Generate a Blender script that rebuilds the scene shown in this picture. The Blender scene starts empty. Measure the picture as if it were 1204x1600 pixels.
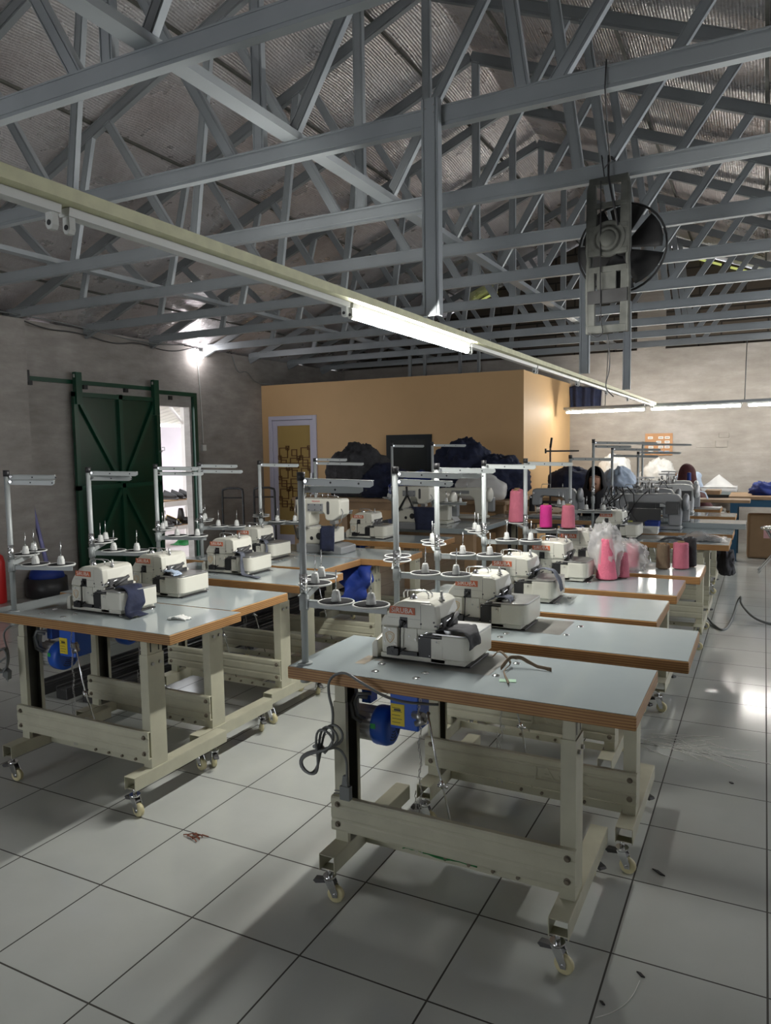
import bpy, bmesh, math, random
from mathutils import Vector, Matrix, noise
random.seed(7)
PI=math.pi
SC=bpy.context.scene
COL=SC.collection
def R(a): return math.radians(a)

# ---------------------------------------------------------------- materials
def mat(name, col, rough=.5, metal=0., var=0., vscale=8., bump=0., bscale=60., emit=None, estr=0., alpha=1., spec=.5, trans=0.):
    m=bpy.data.materials.new(name); m.use_nodes=True
    nt=m.node_tree; b=nt.nodes['Principled BSDF']
    b.inputs['Base Color'].default_value=(*col,1); b.inputs['Roughness'].default_value=rough
    b.inputs['Metallic'].default_value=metal
    b.inputs['Specular IOR Level'].default_value=spec
    b.inputs['Alpha'].default_value=alpha
    b.inputs['Transmission Weight'].default_value=trans
    if emit:
        b.inputs['Emission Color'].default_value=(*emit,1); b.inputs['Emission Strength'].default_value=estr
    if var or bump:
        tc=nt.nodes.new('ShaderNodeTexCoord')
    if var:
        n=nt.nodes.new('ShaderNodeTexNoise'); n.inputs['Scale'].default_value=vscale; n.inputs['Detail'].default_value=6
        r=nt.nodes.new('ShaderNodeValToRGB')
        r.color_ramp.elements[0].position=.3; r.color_ramp.elements[1].position=.7
        r.color_ramp.elements[0].color=(*[c*(1-var) for c in col],1)
        r.color_ramp.elements[1].color=(*[min(1,c*(1+var)) for c in col],1)
        nt.links.new(tc.outputs['Object'],n.inputs['Vector']); nt.links.new(n.outputs['Fac'],r.inputs['Fac'])
        nt.links.new(r.outputs['Color'],b.inputs['Base Color'])
    if bump:
        n2=nt.nodes.new('ShaderNodeTexNoise'); n2.inputs['Scale'].default_value=bscale; n2.inputs['Detail'].default_value=4
        bp=nt.nodes.new('ShaderNodeBump'); bp.inputs['Strength'].default_value=bump; bp.inputs['Distance'].default_value=.01
        nt.links.new(tc.outputs['Object'],n2.inputs['Vector']); nt.links.new(n2.outputs['Fac'],bp.inputs['Height'])
        nt.links.new(bp.outputs['Normal'],b.inputs['Normal'])
    return m
M={}
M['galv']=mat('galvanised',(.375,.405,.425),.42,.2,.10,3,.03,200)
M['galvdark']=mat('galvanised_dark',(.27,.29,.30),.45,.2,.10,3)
M['beampaint']=mat('beam_paint',(.66,.65,.43),.5,.1,.10,20)
M['legpaint']=mat('cream_paint',(.49,.48,.37),.42,0,.09,9)
M['legdark']=mat('leg_batten_dark',(.10,.10,.085),.6,.1,.2,12)
M['laminate']=mat('laminate',(.35,.395,.405),.09,0,.03,4)
M['white']=mat('machine_enamel',(.66,.65,.575),.3,0,.03,10)
M['whiteplastic']=mat('white_plastic',(.63,.64,.62),.4)
M['standpaint']=mat('stand_paint',(.36,.385,.385),.38,.05)
M['chrome']=mat('chrome',(.72,.73,.74),.18,1.)
M['steel']=mat('bare_steel',(.45,.45,.44),.35,.9,.1,20)
M['black']=mat('black_plastic',(.018,.018,.02),.45)
M['darkgrey']=mat('dark_grey',(.07,.07,.072),.5)
M['padblack']=mat('disc_pad',(.03,.03,.032),.9,spec=.1)
M['cutout']=mat('worn_cutout',(.19,.185,.17),.35,0,.15,12)
M['sectiondark']=mat('dark_section',(.07,.07,.072),.28,.5)
M['grey']=mat('grey_metal',(.30,.31,.32),.45,.3)
M['blue']=mat('motor_blue',(.02,.10,.50),.4)
M['alu']=mat('aluminium',(.66,.67,.67),.4,.3)
M['yellow']=mat('yellow_label',(.70,.55,.03),.5)
M['greenstk']=mat('green_sticker',(.02,.35,.08),.5)
M['orange']=mat('logo_orange',(.58,.13,.05),.45)
M['logowhite']=mat('logo_white',(.85,.82,.76),.5)
M['gold']=mat('crest_gold',(.62,.36,.10),.5)
M['cable']=mat('grey_cable',(.17,.18,.18),.5)
M['belt']=mat('belt',(.55,.48,.36),.6)
M['wheel']=mat('caster_wheel',(.66,.60,.36),.4)
M['rust']=mat('worn_steel',(.20,.17,.13),.6,.4,.4,30)
M['greendoor']=mat('green_enamel',(.003,.033,.016),.3,0,.25,3)
M['greenframe']=mat('green_frame',(.004,.050,.026),.32,0,.15,3)
M['yellowwall']=mat('ochre_paint',(.70,.455,.225),.6,0,.04,1.5)
M['doorwhite']=mat('lilac_white_frame',(.62,.60,.72),.4)
M['lattice']=mat('lattice_brown',(.16,.07,.02),.5)
M['windark']=mat('dark_frame',(.02,.025,.03),.35)
M['pane']=mat('dark_pane',(.05,.055,.055),.12,0,.15,2)
M['navy']=mat('navy_cloth',(.012,.017,.045),.85,0,.35,14,.35,60)
M['navyb']=mat('blue_cloth',(.012,.035,.20),.8,0,.3,14,.3,60)
M['royal']=mat('royal_cloth',(.008,.032,.22),.6,0,.3,8,.2,30)
M['charcoal']=mat('charcoal_cloth',(.05,.05,.055),.9,0,.3,20,.3,80)
M['greycloth']=mat('slate_cloth',(.10,.11,.14),.9,0,.3,20,.3,80)
M['lightcloth']=mat('white_cloth',(.66,.66,.66),.85,0,.06,10)
M['palecloth']=mat('pale_blue_cloth',(.38,.46,.58),.8,0,.2,10)
M['pinky']=mat('pink_yarn',(.70,.16,.25),.75,0,.10,18,.4,160)
M['pinkd']=mat('rose_yarn',(.52,.14,.20),.75,0,.10,18,.4,160)
M['magenta']=mat('magenta_yarn',(.62,.03,.26),.7,0,.10,18,.4,160)
M['brownyarn']=mat('khaki_yarn',(.17,.12,.075),.8,0,.15,18,.4,160)
M['blackyarn']=mat('black_yarn',(.022,.02,.022),.8,0,.1,18,.4,160)
M['card']=mat('cardboard',(.26,.165,.088),.8,0,.08,6)
M['palegreen']=mat('pale_green_paper',(.38,.58,.42),.7)
M['boardorange']=mat('orange_board',(.46,.24,.11),.6,0,.08,8)
M['pinklabel']=mat('pink_paper',(.58,.33,.34),.7)
M['paper']=mat('paper',(.78,.78,.75),.7)
M['wood']=mat('plain_wood',(.36,.235,.135),.55,0,.15,9)
M['skin']=mat('skin',(.50,.27,.17),.55)
M['blackcloth']=mat('black_cloth',(.010,.010,.013),.85)
M['maroon']=mat('maroon_cloth',(.065,.016,.018),.85,0,.3,20)
M['bluesteel']=mat('blue_steel',(.02,.09,.17),.45)
M['red']=mat('red_paint',(.55,.02,.02),.35)
M['purple']=mat('lilac_paint',(.25,.25,.50),.5)
M['fanblack']=mat('fan_grime',(.022,.022,.023),.7,0,.3,14)
M['fangrey']=mat('fan_dusty',(.075,.078,.07),.7,0,.35,12)
M['ground']=mat('outdoor_ground',(.52,.46,.45),.8,0,.1,3)
M['outwall']=mat('outdoor_wall',(.80,.73,.78),.8,0,.04,2)
M['outpaint']=mat('outdoor_white',(.82,.80,.76),.5)
M['awning']=mat('awning_sheet',(.80,.76,.66),.6,0,.06,3,trans=.6)
M['shoe']=mat('shoe_black',(.02,.018,.018),.5)
M['twig']=mat('dry_twig',(.20,.06,.03),.7)
M['greenplastic']=mat('green_plastic',(.015,.20,.05),.5)
M['threadwhite']=mat('white_thread',(.85,.85,.82),.7)
M['strip']=mat('yellow_slit_glow',(.62,.66,.20),.5,emit=(.75,.85,.25),estr=.5)
M['glow']=mat('lit_tube',(1,1,1),.4,emit=(1.0,.985,.93),estr=290.)
M['glow2']=mat('lit_tube_far',(1,1,1),.4,emit=(1.0,.97,.90),estr=95.)
M['bulb']=mat('lit_bulb',(1,1,1),.4,emit=(1.0,.96,.98),estr=110.)
M['tan']=mat('olive_motor',(.36,.36,.08),.5)
def tmix(name,col,fac,rough=.3):
    m=bpy.data.materials.new(name); m.use_nodes=True; nt=m.node_tree
    b=nt.nodes['Principled BSDF']; b.inputs['Base Color'].default_value=(*col,1); b.inputs['Roughness'].default_value=rough
    t=nt.nodes.new('ShaderNodeBsdfTransparent'); x=nt.nodes.new('ShaderNodeMixShader'); x.inputs['Fac'].default_value=fac
    o=nt.nodes['Material Output']
    nt.links.new(t.outputs[0],x.inputs[1]); nt.links.new(b.outputs[0],x.inputs[2]); nt.links.new(x.outputs[0],o.inputs[0])
    return m
M['plastic']=tmix('clear_plastic_bag',(.75,.75,.75),.35,.25)
M['plasticdense']=tmix('milky_plastic',(.78,.77,.74),.88,.22)
M['glass']=tmix('door_glass',(.60,.42,.15),.75,.12)

def node_mat(name):
    m=bpy.data.materials.new(name); m.use_nodes=True
    nt=m.node_tree; return m,nt,nt.nodes['Principled BSDF'],nt.nodes,nt.links
def math_node(N,L,op,a,b=None):
    n=N.new('ShaderNodeMath'); n.operation=op
    for i,v in enumerate((a,b)):
        if v is None: continue
        if isinstance(v,(int,float)): n.inputs[i].default_value=v
        else: L.new(v,n.inputs[i])
    return n.outputs[0]
def ramp(N,L,fac,stops):
    r=N.new('ShaderNodeValToRGB'); L.new(fac,r.inputs[0])
    e=r.color_ramp.elements
    while len(e)<len(stops): e.new(.5)
    for i,(p,c) in enumerate(stops): e[i].position=p; e[i].color=(*c,1)
    return r.outputs[0]
def noise_node(N,L,vec,scale,detail=5,rough=.55):
    n=N.new('ShaderNodeTexNoise'); n.inputs['Scale'].default_value=scale; n.inputs['Detail'].default_value=detail
    n.inputs['Roughness'].default_value=rough
    L.new(vec,n.inputs['Vector']); return n.outputs['Fac']
def mapped(N,L,src,scale):
    mp=N.new('ShaderNodeMapping'); mp.inputs['Scale'].default_value=scale; L.new(src,mp.inputs['Vector']); return mp.outputs[0]
def mixc(N,L,f,a,b):
    mx=N.new('ShaderNodeMix'); mx.data_type='RGBA'
    for k,v in ((0,f),(6,a),(7,b)):
        if isinstance(v,(int,float)): mx.inputs[k].default_value=v
        elif isinstance(v,tuple): mx.inputs[k].default_value=(*v,1)
        else: L.new(v,mx.inputs[k])
    return mx.outputs[2]

# floor tiles: 40 cm square, dark grout
m,nt,b,N,L=node_mat('floor_tiles'); M['tiles']=m
tc=N.new('ShaderNodeTexCoord').outputs['Object']
sp=N.new('ShaderNodeSeparateXYZ'); L.new(tc,sp.inputs[0])
def grout(o,off):
    a=math_node(N,L,'ADD',o,off); a=math_node(N,L,'DIVIDE',a,.4); a=math_node(N,L,'FRACT',a)
    a=math_node(N,L,'SUBTRACT',a,.5); a=math_node(N,L,'ABSOLUTE',a); return math_node(N,L,'GREATER_THAN',a,.5-.0068)
gx=grout(sp.outputs[0],2.3552+40); gy=grout(sp.outputs[1],-1.6730+40)
g=math_node(N,L,'MAXIMUM',gx,gy)
n1=noise_node(N,L,tc,2.2,6); c=ramp(N,L,n1,[(.3,(.485,.505,.48)),(.7,(.555,.575,.55))])
n3=noise_node(N,L,tc,60,4,.7); dirt=ramp(N,L,n3,[(.70,(0,0,0)),(.78,(.25,.25,.25))])
c=mixc(N,L,dirt,c,(.40,.40,.37))
c=mixc(N,L,g,c,(.045,.042,.036)); L.new(c,b.inputs['Base Color'])
rr=math_node(N,L,'MULTIPLY',g,.55); nr=noise_node(N,L,tc,5,5); nr=math_node(N,L,'MULTIPLY',nr,.16)
rr=math_node(N,L,'ADD',rr,nr); rr=math_node(N,L,'ADD',rr,.05); L.new(rr,b.inputs['Roughness'])
bp=N.new('ShaderNodeBump'); bp.inputs['Strength'].default_value=.4; bp.inputs['Distance'].default_value=.002; bp.invert=True
L.new(g,bp.inputs['Height']); L.new(bp.outputs[0],b.inputs['Normal'])

def plaster(name,dark,mid,light,streak=(.6,.6,.25)):
    m,nt,b,N,L=node_mat(name); M[name]=m
    tc=N.new('ShaderNodeTexCoord').outputs['Object']
    a=noise_node(N,L,mapped(N,L,tc,(1.,1.,1.)),1.1,8,.6)
    s=noise_node(N,L,mapped(N,L,tc,(1.2,1.2,4.)),2.2,6,.65)
    f=math_node(N,L,'MULTIPLY',a,.55); f2=math_node(N,L,'MULTIPLY',s,.45); f=math_node(N,L,'ADD',f,f2)
    c=ramp(N,L,f,[(.34,dark),(.5,mid),(.66,light)]); L.new(c,b.inputs['Base Color'])
    b.inputs['Roughness'].default_value=.85
    n=noise_node(N,L,tc,40,6,.7); bp=N.new('ShaderNodeBump'); bp.inputs['Strength'].default_value=.25; bp.inputs['Distance'].default_value=.01
    L.new(n,bp.inputs['Height']); L.new(bp.outputs[0],b.inputs['Normal'])
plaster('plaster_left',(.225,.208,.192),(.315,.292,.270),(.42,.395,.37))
plaster('plaster_back',(.30,.275,.245),(.385,.355,.32),(.50,.47,.44))
# bare block gable
m,nt,b,N,L=node_mat('gable_blocks'); M['blocks']=m
tc=N.new('ShaderNodeTexCoord').outputs['Object']
sw=N.new('ShaderNodeSeparateXYZ'); L.new(tc,sw.inputs[0]); cb=N.new('ShaderNodeCombineXYZ')
L.new(sw.outputs[0],cb.inputs[0]); L.new(sw.outputs[2],cb.inputs[1])
br=N.new('ShaderNodeTexBrick'); L.new(cb.outputs[0],br.inputs['Vector'])
br.inputs['Scale'].default_value=1.; br.inputs['Brick Width'].default_value=.6; br.inputs['Row Height'].default_value=.2
br.inputs['Mortar Size'].default_value=.012
br.inputs['Color1'].default_value=(.105,.085,.065,1); br.inputs['Color2'].default_value=(.075,.062,.05,1); br.inputs['Mortar'].default_value=(.03,.026,.022,1)
L.new(br.outputs['Color'],b.inputs['Base Color']); b.inputs['Roughness'].default_value=.9
# foil insulation
m,nt,b,N,L=node_mat('foil'); M['foil']=m
tc=N.new('ShaderNodeTexCoord').outputs['Object']
n1=noise_node(N,L,tc,1.3,6,.6)
c=ramp(N,L,n1,[(.32,(.62,.56,.555)),(.5,(.78,.74,.74)),(.7,(.88,.86,.87))]); L.new(c,b.inputs['Base Color'])
b.inputs['Metallic'].default_value=.62
n2=noise_node(N,L,tc,3.0,5); rr=math_node(N,L,'MULTIPLY',n2,.34); rr=math_node(N,L,'ADD',rr,.13); L.new(rr,b.inputs['Roughness'])
wv=N.new('ShaderNodeTexWave'); wv.bands_direction='X'; wv.inputs['Scale'].default_value=16.; wv.inputs['Distortion'].default_value=.6
L.new(tc,wv.inputs['Vector'])
n3=noise_node(N,L,tc,9,5,.65)
h=math_node(N,L,'MULTIPLY',wv.outputs['Fac'],.12); h2=math_node(N,L,'MULTIPLY',n3,1.); h=math_node(N,L,'ADD',h,h2)
bp=N.new('ShaderNodeBump'); bp.inputs['Strength'].default_value=.7; bp.inputs['Distance'].default_value=.03
L.new(h,bp.inputs['Height']); L.new(bp.outputs[0],b.inputs['Normal'])
# plywood edge
m,nt,b,N,L=node_mat('ply_edge'); M['ply']=m
tc=N.new('ShaderNodeTexCoord').outputs['Object']
sw=N.new('ShaderNodeSeparateXYZ'); L.new(tc,sw.inputs[0])
nz=noise_node(N,L,mapped(N,L,tc,(3,3,60)),1.5,4)
z=math_node(N,L,'MULTIPLY',sw.outputs[2],2*PI/.0082); nn=math_node(N,L,'MULTIPLY',nz,3.5); z=math_node(N,L,'ADD',z,nn)
s=math_node(N,L,'SINE',z); s=math_node(N,L,'MULTIPLY',s,.5); s=math_node(N,L,'ADD',s,.5)
c=ramp(N,L,s,[(.05,(.22,.10,.035)),(.4,(.36,.19,.07)),(.9,(.45,.255,.10))])
n4=noise_node(N,L,mapped(N,L,tc,(5,5,5)),2,4); c=mixc(N,L,ramp(N,L,n4,[(.45,(0,0,0)),(.75,(.5,.5,.5))]),c,(.24,.11,.04))
L.new(c,b.inputs['Base Color']); b.inputs['Roughness'].default_value=.5
# corrugated awning bump
# ---------------------------------------------------------------- mesh builder
class MB:
    def __init__(s): s.v=[]; s.f=[]; s.mi=[]; s.sm=[]
    def add(s,vs,fs,m=0,smooth=False):
        o=len(s.v); s.v+= [tuple(v) for v in vs]
        for f in fs: s.f.append(tuple(i+o for i in f)); s.mi.append(m); s.sm.append(smooth)
        return s
    def box(s,x0,x1,y0,y1,z0,z1,m=0):
        vs=[(x0,y0,z0),(x1,y0,z0),(x1,y1,z0),(x0,y1,z0),(x0,y0,z1),(x1,y0,z1),(x1,y1,z1),(x0,y1,z1)]
        return s.add(vs,[(3,2,1,0),(4,5,6,7),(0,1,5,4),(1,2,6,5),(2,3,7,6),(3,0,4,7)],m)
    def prism(s,poly,axis,a0,a1,m=0,smooth=False):
        n=len(poly)
        def P(u,v,a): return {'y':(u,a,v),'x':(a,u,v),'z':(u,v,a)}[axis]
        vs=[P(u,v,a0) for u,v in poly]+[P(u,v,a1) for u,v in poly]
        s.add(vs,[tuple(range(n)),tuple(range(2*n-1,n-1,-1))],m)
        o=len(s.v)-2*n
        for i in range(n):
            j=(i+1)%n; s.f.append((o+i,o+n+i,o+n+j,o+j)); s.mi.append(m); s.sm.append(smooth)
        return s
    def cyl(s,p0,p1,r0,r1=None,n=12,m=0,cap=True):
        r1=r0 if r1 is None else r1
        p0=Vector(p0);p1=Vector(p1);d=(p1-p0).normalized()
        a=d.orthogonal().normalized();b=d.cross(a)
        vs=[]
        for p,r in ((p0,r0),(p1,r1)):
            for i in range(n):
                t=2*PI*i/n; vs.append(p+a*math.cos(t)*r+b*math.sin(t)*r)
        fs=[(i,(i+1)%n,n+(i+1)%n,n+i) for i in range(n)]
        s.add(vs,fs,m,True)
        if cap:
            o=len(s.v)-2*n
            s.f+= [tuple(o+i for i in range(n-1,-1,-1)),tuple(o+n+i for i in range(n))]; s.mi+=[m,m]; s.sm+=[False,False]
        return s
    def tube(s,pts,r,n=8,m=0,closed=False):
        pts=[Vector(p) for p in pts]; k=len(pts); prev=None; vs=[]
        for i,p in enumerate(pts):
            if closed: d=pts[(i+1)%k]-pts[i-1]
            else: d=pts[min(i+1,k-1)]-pts[max(i-1,0)]
            d.normalize()
            a=d.orthogonal().normalized() if prev is None else (prev-d*prev.dot(d)).normalized()
            prev=a; b=d.cross(a)
            for j in range(n):
                t=2*PI*j/n; vs.append(p+a*math.cos(t)*r+b*math.sin(t)*r)
        fs=[]
        for i in range(k if closed else k-1):
            i2=(i+1)%k
            for j in range(n): fs.append((i*n+j,i*n+(j+1)%n,i2*n+(j+1)%n,i2*n+j))
        s.add(vs,fs,m,True)
        if not closed:
            o=len(s.v)-k*n
            s.f+=[tuple(o+i for i in range(n-1,-1,-1)),tuple(o+(k-1)*n+i for i in range(n))]; s.mi+=[m,m]; s.sm+=[False,False]
        return s
    def lathe(s,prof,c=(0,0,0),n=20,m=0,axis='z',smooth=True):
        c=Vector(c); vs=[]
        for r,z in prof:
            for i in range(n):
                t=2*PI*i/n; x,y=r*math.cos(t),r*math.sin(t)
                vs.append(c+Vector({'z':(x,y,z),'x':(z,x,y),'y':(x,z,y)}[axis]))
        fs=[]
        for k in range(len(prof)-1):
            for i in range(n): fs.append((k*n+i,k*n+(i+1)%n,(k+1)*n+(i+1)%n,(k+1)*n+i))
        s.add(vs,fs,m,smooth)
        o=len(s.v)-len(vs)
        if prof[0][0]>1e-6: s.f.append(tuple(o+i for i in range(n-1,-1,-1))); s.mi.append(m); s.sm.append(False)
        if prof[-1][0]>1e-6: s.f.append(tuple(o+(len(prof)-1)*n+i for i in range(n))); s.mi.append(m); s.sm.append(False)
        return s
    def grid(s,fn,nu,nv,m=0,smooth=True):
        vs=[fn(i/nu,j/nv) for j in range(nv+1) for i in range(nu+1)]
        fs=[(j*(nu+1)+i,j*(nu+1)+i+1,(j+1)*(nu+1)+i+1,(j+1)*(nu+1)+i) for j in range(nv) for i in range(nu)]
        return s.add(vs,fs,m,smooth)
    def blob(s,c,r,amp=.25,freq=3.,seed=0,n=28,m=0,flat=None,ridge=0.):
        c=Vector(c)
        def fn(u,v):
            th=2*PI*u; ph=PI*v
            d=Vector((math.sin(ph)*math.cos(th),math.sin(ph)*math.sin(th),math.cos(ph)))
            q=d*freq+Vector((seed*7.3,seed*3.1,seed*1.7))
            k=1+amp*noise.fractal(q,1.,2.,4)
            if ridge: k+=ridge*(.25-abs(noise.noise(q*2.0)))+ridge*.6*(.25-abs(noise.noise(Vector((q.x*3,q.y*3,q.z*8)))))+ridge*.45*(.2-abs(noise.noise(q*6.)))
            p=c+Vector((d.x*r[0],d.y*r[1],d.z*r[2]))*k
            if flat is not None and p.z<flat: p.z=flat
            return p
        return s.grid(fn,n,n//2+4,m)
    def build(s,name,mats,parent=None,bevel=0,loc=None,rot=None,label=None,cat=None,group=None,kind=None,solid=0,subsurf=0,fix=True):
        me=bpy.data.meshes.new(name); me.from_pydata(s.v,[],s.f)
        if not isinstance(mats,(list,tuple)): mats=[mats]
        for k in mats: me.materials.append(M[k])
        me.polygons.foreach_set('material_index',s.mi); me.polygons.foreach_set('use_smooth',s.sm)
        if fix:
            bm=bmesh.new(); bm.from_mesh(me); bmesh.ops.recalc_face_normals(bm,faces=bm.faces); bm.to_mesh(me); bm.free()
        me.update()
        o=bpy.data.objects.new(name,me); COL.objects.link(o)
        if parent: o.parent=parent
        if loc: o.location=loc
        if rot: o.rotation_euler=rot
        if solid:
            md=o.modifiers.new('thickness','SOLIDIFY'); md.thickness=solid; md.offset=0
        if subsurf:
            md=o.modifiers.new('sub','SUBSURF'); md.levels=subsurf; md.render_levels=subsurf
        if bevel:
            md=o.modifiers.new('bevel','BEVEL'); md.width=bevel; md.segments=2; md.limit_method='ANGLE'; md.angle_limit=R(40)
        tag(o,label,cat,group,kind)
        return o
def smooth_path(q,k=3):
    q=[Vector(p) for p in q]
    for _ in range(k):
        r=[q[0]]
        for i in range(len(q)-1): r+= [q[i].lerp(q[i+1],.25),q[i].lerp(q[i+1],.75)]
        q=r+[q[-1]]
    return q
def tag(o,label=None,cat=None,group=None,kind=None):
    if label: o['label']=label
    if cat: o['category']=cat
    if group: o['group']=group
    if kind: o['kind']=kind
    return o
def thing(name,label,cat,loc=(0,0,0),rz=0,group=None):
    o=bpy.data.objects.new(name,None); o.empty_display_size=.05; COL.objects.link(o)
    o.location=loc; o.rotation_euler=(0,0,rz)
    return tag(o,label,cat,group)
def dup(root,loc,rz=0,label=None,group=None,skip=()):
    kids={}
    for o in COL.objects:
        if o.parent: kids.setdefault(o.parent.name,[]).append(o)
    def cp(o,par):
        c=o.copy(); COL.objects.link(c)
        if par: c.parent=par
        for k in kids.get(o.name,()):
            if k.name.split('.')[0] in skip: continue
            cp(k,c)
        return c
    r=cp(root,None); r.location=loc; r.rotation_euler=(0,0,rz)
    if label: r['label']=label
    if group: r['group']=group
    return r
def text_mesh(txt,size,depth=.0006,shear=0,sx=1.):
    cu=bpy.data.curves.new('t','FONT'); cu.body=txt; cu.size=size; cu.extrude=depth; cu.shear=shear
    cu.align_x='CENTER'; cu.align_y='CENTER'; cu.resolution_u=2; cu.space_character=1.02
    o=bpy.data.objects.new('t',cu); COL.objects.link(o)
    bpy.context.view_layer.update()
    me=bpy.data.meshes.new_from_object(o.evaluated_get(bpy.context.evaluated_depsgraph_get()))
    bpy.data.objects.remove(o); bpy.data.curves.remove(cu)
    for v in me.vertices: v.co.x*=sx
    return me
def text_obj(name,txt,size,mt,parent,loc,rot,depth=.0006,sx=1.,label=None):
    me=text_mesh(txt,size,depth,0,sx); me.materials.clear(); me.materials.append(M[mt])
    o=bpy.data.objects.new(name,me); COL.objects.link(o); o.parent=parent; o.location=loc; o.rotation_euler=rot
    if label: o['label']=label
    return o
def struct(name,mb,mats,parent=None,**k): return mb.build(name,mats,parent,kind='structure',**k)

# ================================================================ SETTING
XL,XR,YF,YB=-6.85,2.5,-3.2,11.83
RX,RZ,RS=-2.23,4.72,.405
def roofz(x): return RZ-RS*abs(x-RX)
struct('floor',MB().box(-7.05,XR+.2,YF-.2,YB+.3,-.12,0),'tiles')
# left wall with door opening, slightly proud section near the camera
w=MB()
OY0,OY1,OZ=6.75,7.69,2.03
w.box(-6.95,XL,YF-.15,OY0,0,2.83).box(-6.95,XL,OY1,YB+.12,0,2.83).box(-6.95,XL,OY0,OY1,OZ,2.83)
w.box(XL,XL+.22,YF-.1,5.09,0,2.79)
struct('wall_left',w,'plaster_left')
# back wall: rendered lower part, bare block gable above, concrete column
w=MB(); w.box(-7.03,XR+.15,YB,YB+.14,0,2.86)
struct('wall_back',w,'plaster_back')
w=MB(); w.prism([(-6.85,2.86),(XR,2.86),(XR,roofz(XR)-.02),(RX,RZ-.02),(-6.85,roofz(-6.85)+.01)],'y',YB+.05,YB+.16)
struct('wall_gable',w,'blocks')
w=MB(); w.box(-1.75,-1.35,YB-.02,YB+.06,2.86,4.40).box(.9,1.25,YB-.02,YB+.06,2.86,3.4)
struct('trim_1',w,'plaster_back')
# right wall (outside the frame) with a long window band widened to brighten the ceiling, front wall behind the camera with a wide doorway
w=MB(); WZ0,WZ1=.9,2.68
w.box(XR,XR+.15,YF-.15,YB+.14,0,WZ0).box(XR,XR+.15,YF-.15,YB+.14,WZ1,roofz(XR))
WB=[(YF-.15,2.2),(7.2,8.1),(10.3,YB+.14)]
w.box(XR,XR+.15,2.2,4.9,WZ0,1.95)  # high opening above this part, added to bring light to the ceiling
for a,b_ in WB: w.box(XR,XR+.15,a,b_,WZ0,WZ1)
struct('wall_right',w,'plaster_back')
w=MB(); w.box(-7.0,-4.6,YF-.15,YF,0,2.84).box(-2.4,XR,YF-.15,YF,0,2.84).box(-4.6,-2.4,YF-.15,YF,2.3,2.84)
w.prism([(-6.85,2.84),(XR,2.84),(XR,roofz(XR)-.02),(RX,RZ-.02),(-6.85,roofz(-6.85))],'y',YF-.15,YF)
struct('wall_front',w,'plaster_left')
# roof: foil blanket sagging between the trusses
def roof_fn(x0,x1):
    def fn(u,v):
        x=x0+(x1-x0)*u; y=YF-.4+(YB+.5-YF+.4)*v
        s=math.sin(PI*y)**2
        z=roofz(x)+.028*s+.022*noise.noise(Vector((x*1.6,y*1.6,0)))+.012*noise.noise(Vector((x*5,y*5,2)))
        return (x,y,z)
    return fn
w=MB(); w.grid(roof_fn(RX,-7.5),44,150).grid(roof_fn(RX,XR+.5),44,150)
# roof sheet above the blanket
w.add([(RX,YF-.5,RZ+.1),(-7.6,YF-.5,roofz(-7.6)+.1),(-7.6,YB+.6,roofz(-7.6)+.1),(RX,YB+.6,RZ+.1)],[(0,1,2,3)],1)
w.add([(RX,YF-.5,RZ+.1),(XR+.6,YF-.5,roofz(XR+.6)+.1),(XR+.6,YB+.6,roofz(XR+.6)+.1),(RX,YB+.6,RZ+.1)],[(0,1,2,3)],1)
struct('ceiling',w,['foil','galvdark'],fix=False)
# roof battens along the room
k=2
for x in (-6.2,-5.3,-4.4,-3.5,-2.62,-1.84,-.95,-.05,.85,1.75):
    z=roofz(x)-.022
    struct('trim_%d'%k,MB().box(x-.011,x+.011,YF,YB,z-.006,z+.012),'legdark'); k+=1
# dark joint on the wall head
# ---------------------------------------------------------------- roof trusses
def channel(mb,p0,p1,w,y0,d,lips=True,m=0):
    # C section between two points of the XZ plane, web towards -Y, two stiffening grooves
    p0=Vector((p0[0],p0[1]));p1=Vector((p1[0],p1[1])); t=(p1-p0).normalized(); n=Vector((-t.y,t.x)); h=w/2
    prof=[(-h,d),(-h,0),(-h*.84,0),(-h*.80,.012),(-h*.66,.012),(-h*.60,0),(h*.60,0),(h*.66,.012),(h*.80,.012),(h*.84,0),(h,0),(h,d),(h-.003,d),(h-.003,.0035),(-h+.003,.0035),(-h+.003,d)]
    vs=[]
    for p in (p0,p1):
        for a,b in prof:
            q=p+n*a; vs.append((q.x,y0+b,q.y))
    k=len(prof)
    fs=[(i,(i+1)%k,k+(i+1)%k,k+i) for i in range(k)]
    fs+=[tuple(range(k-1,-1,-1)),tuple(range(k,2*k))]
    mb.add(vs,fs,m); return mb
def tz(x): return roofz(x)-.085
NODESL=[]
WEBS=[((-2.06,0),(-1.19,1)),((-.89,0),(-1.10,1)),((-.80,0),(-.13,1)),((.28,0),(.02,1)),((.42,0),(1.02,1)),((1.35,0),(1.22,1))]
def make_truss(y,label):
    t=thing('roof_truss',label,'roof truss',(0,y,0),0,'roof trusses')
    channel(MB(),(XL+.005,2.84),(XR-.005,2.84),.085,0,.042).build('bottom_chord','galv',t)
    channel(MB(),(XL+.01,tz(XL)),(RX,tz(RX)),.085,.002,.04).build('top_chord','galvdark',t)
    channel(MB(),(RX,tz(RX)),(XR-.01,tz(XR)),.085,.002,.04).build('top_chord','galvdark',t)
    channel(MB(),(-2.19,2.81),(-2.19,tz(-2.19)),.062,.004,.034).build('king_post','galv',t)
    for (xb,_),(xt,_2) in WEBS:
        for sx in (1,-1):
            a=-2.19+sx*(xb+2.19); b_=-2.19+sx*(xt+2.19)
            if b_<XL+.35 or b_>XR-.25: continue
            channel(MB(),(a,2.82),(b_,tz(b_)),.058,.004,.033).build('web','galv',t)
    return t
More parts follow.
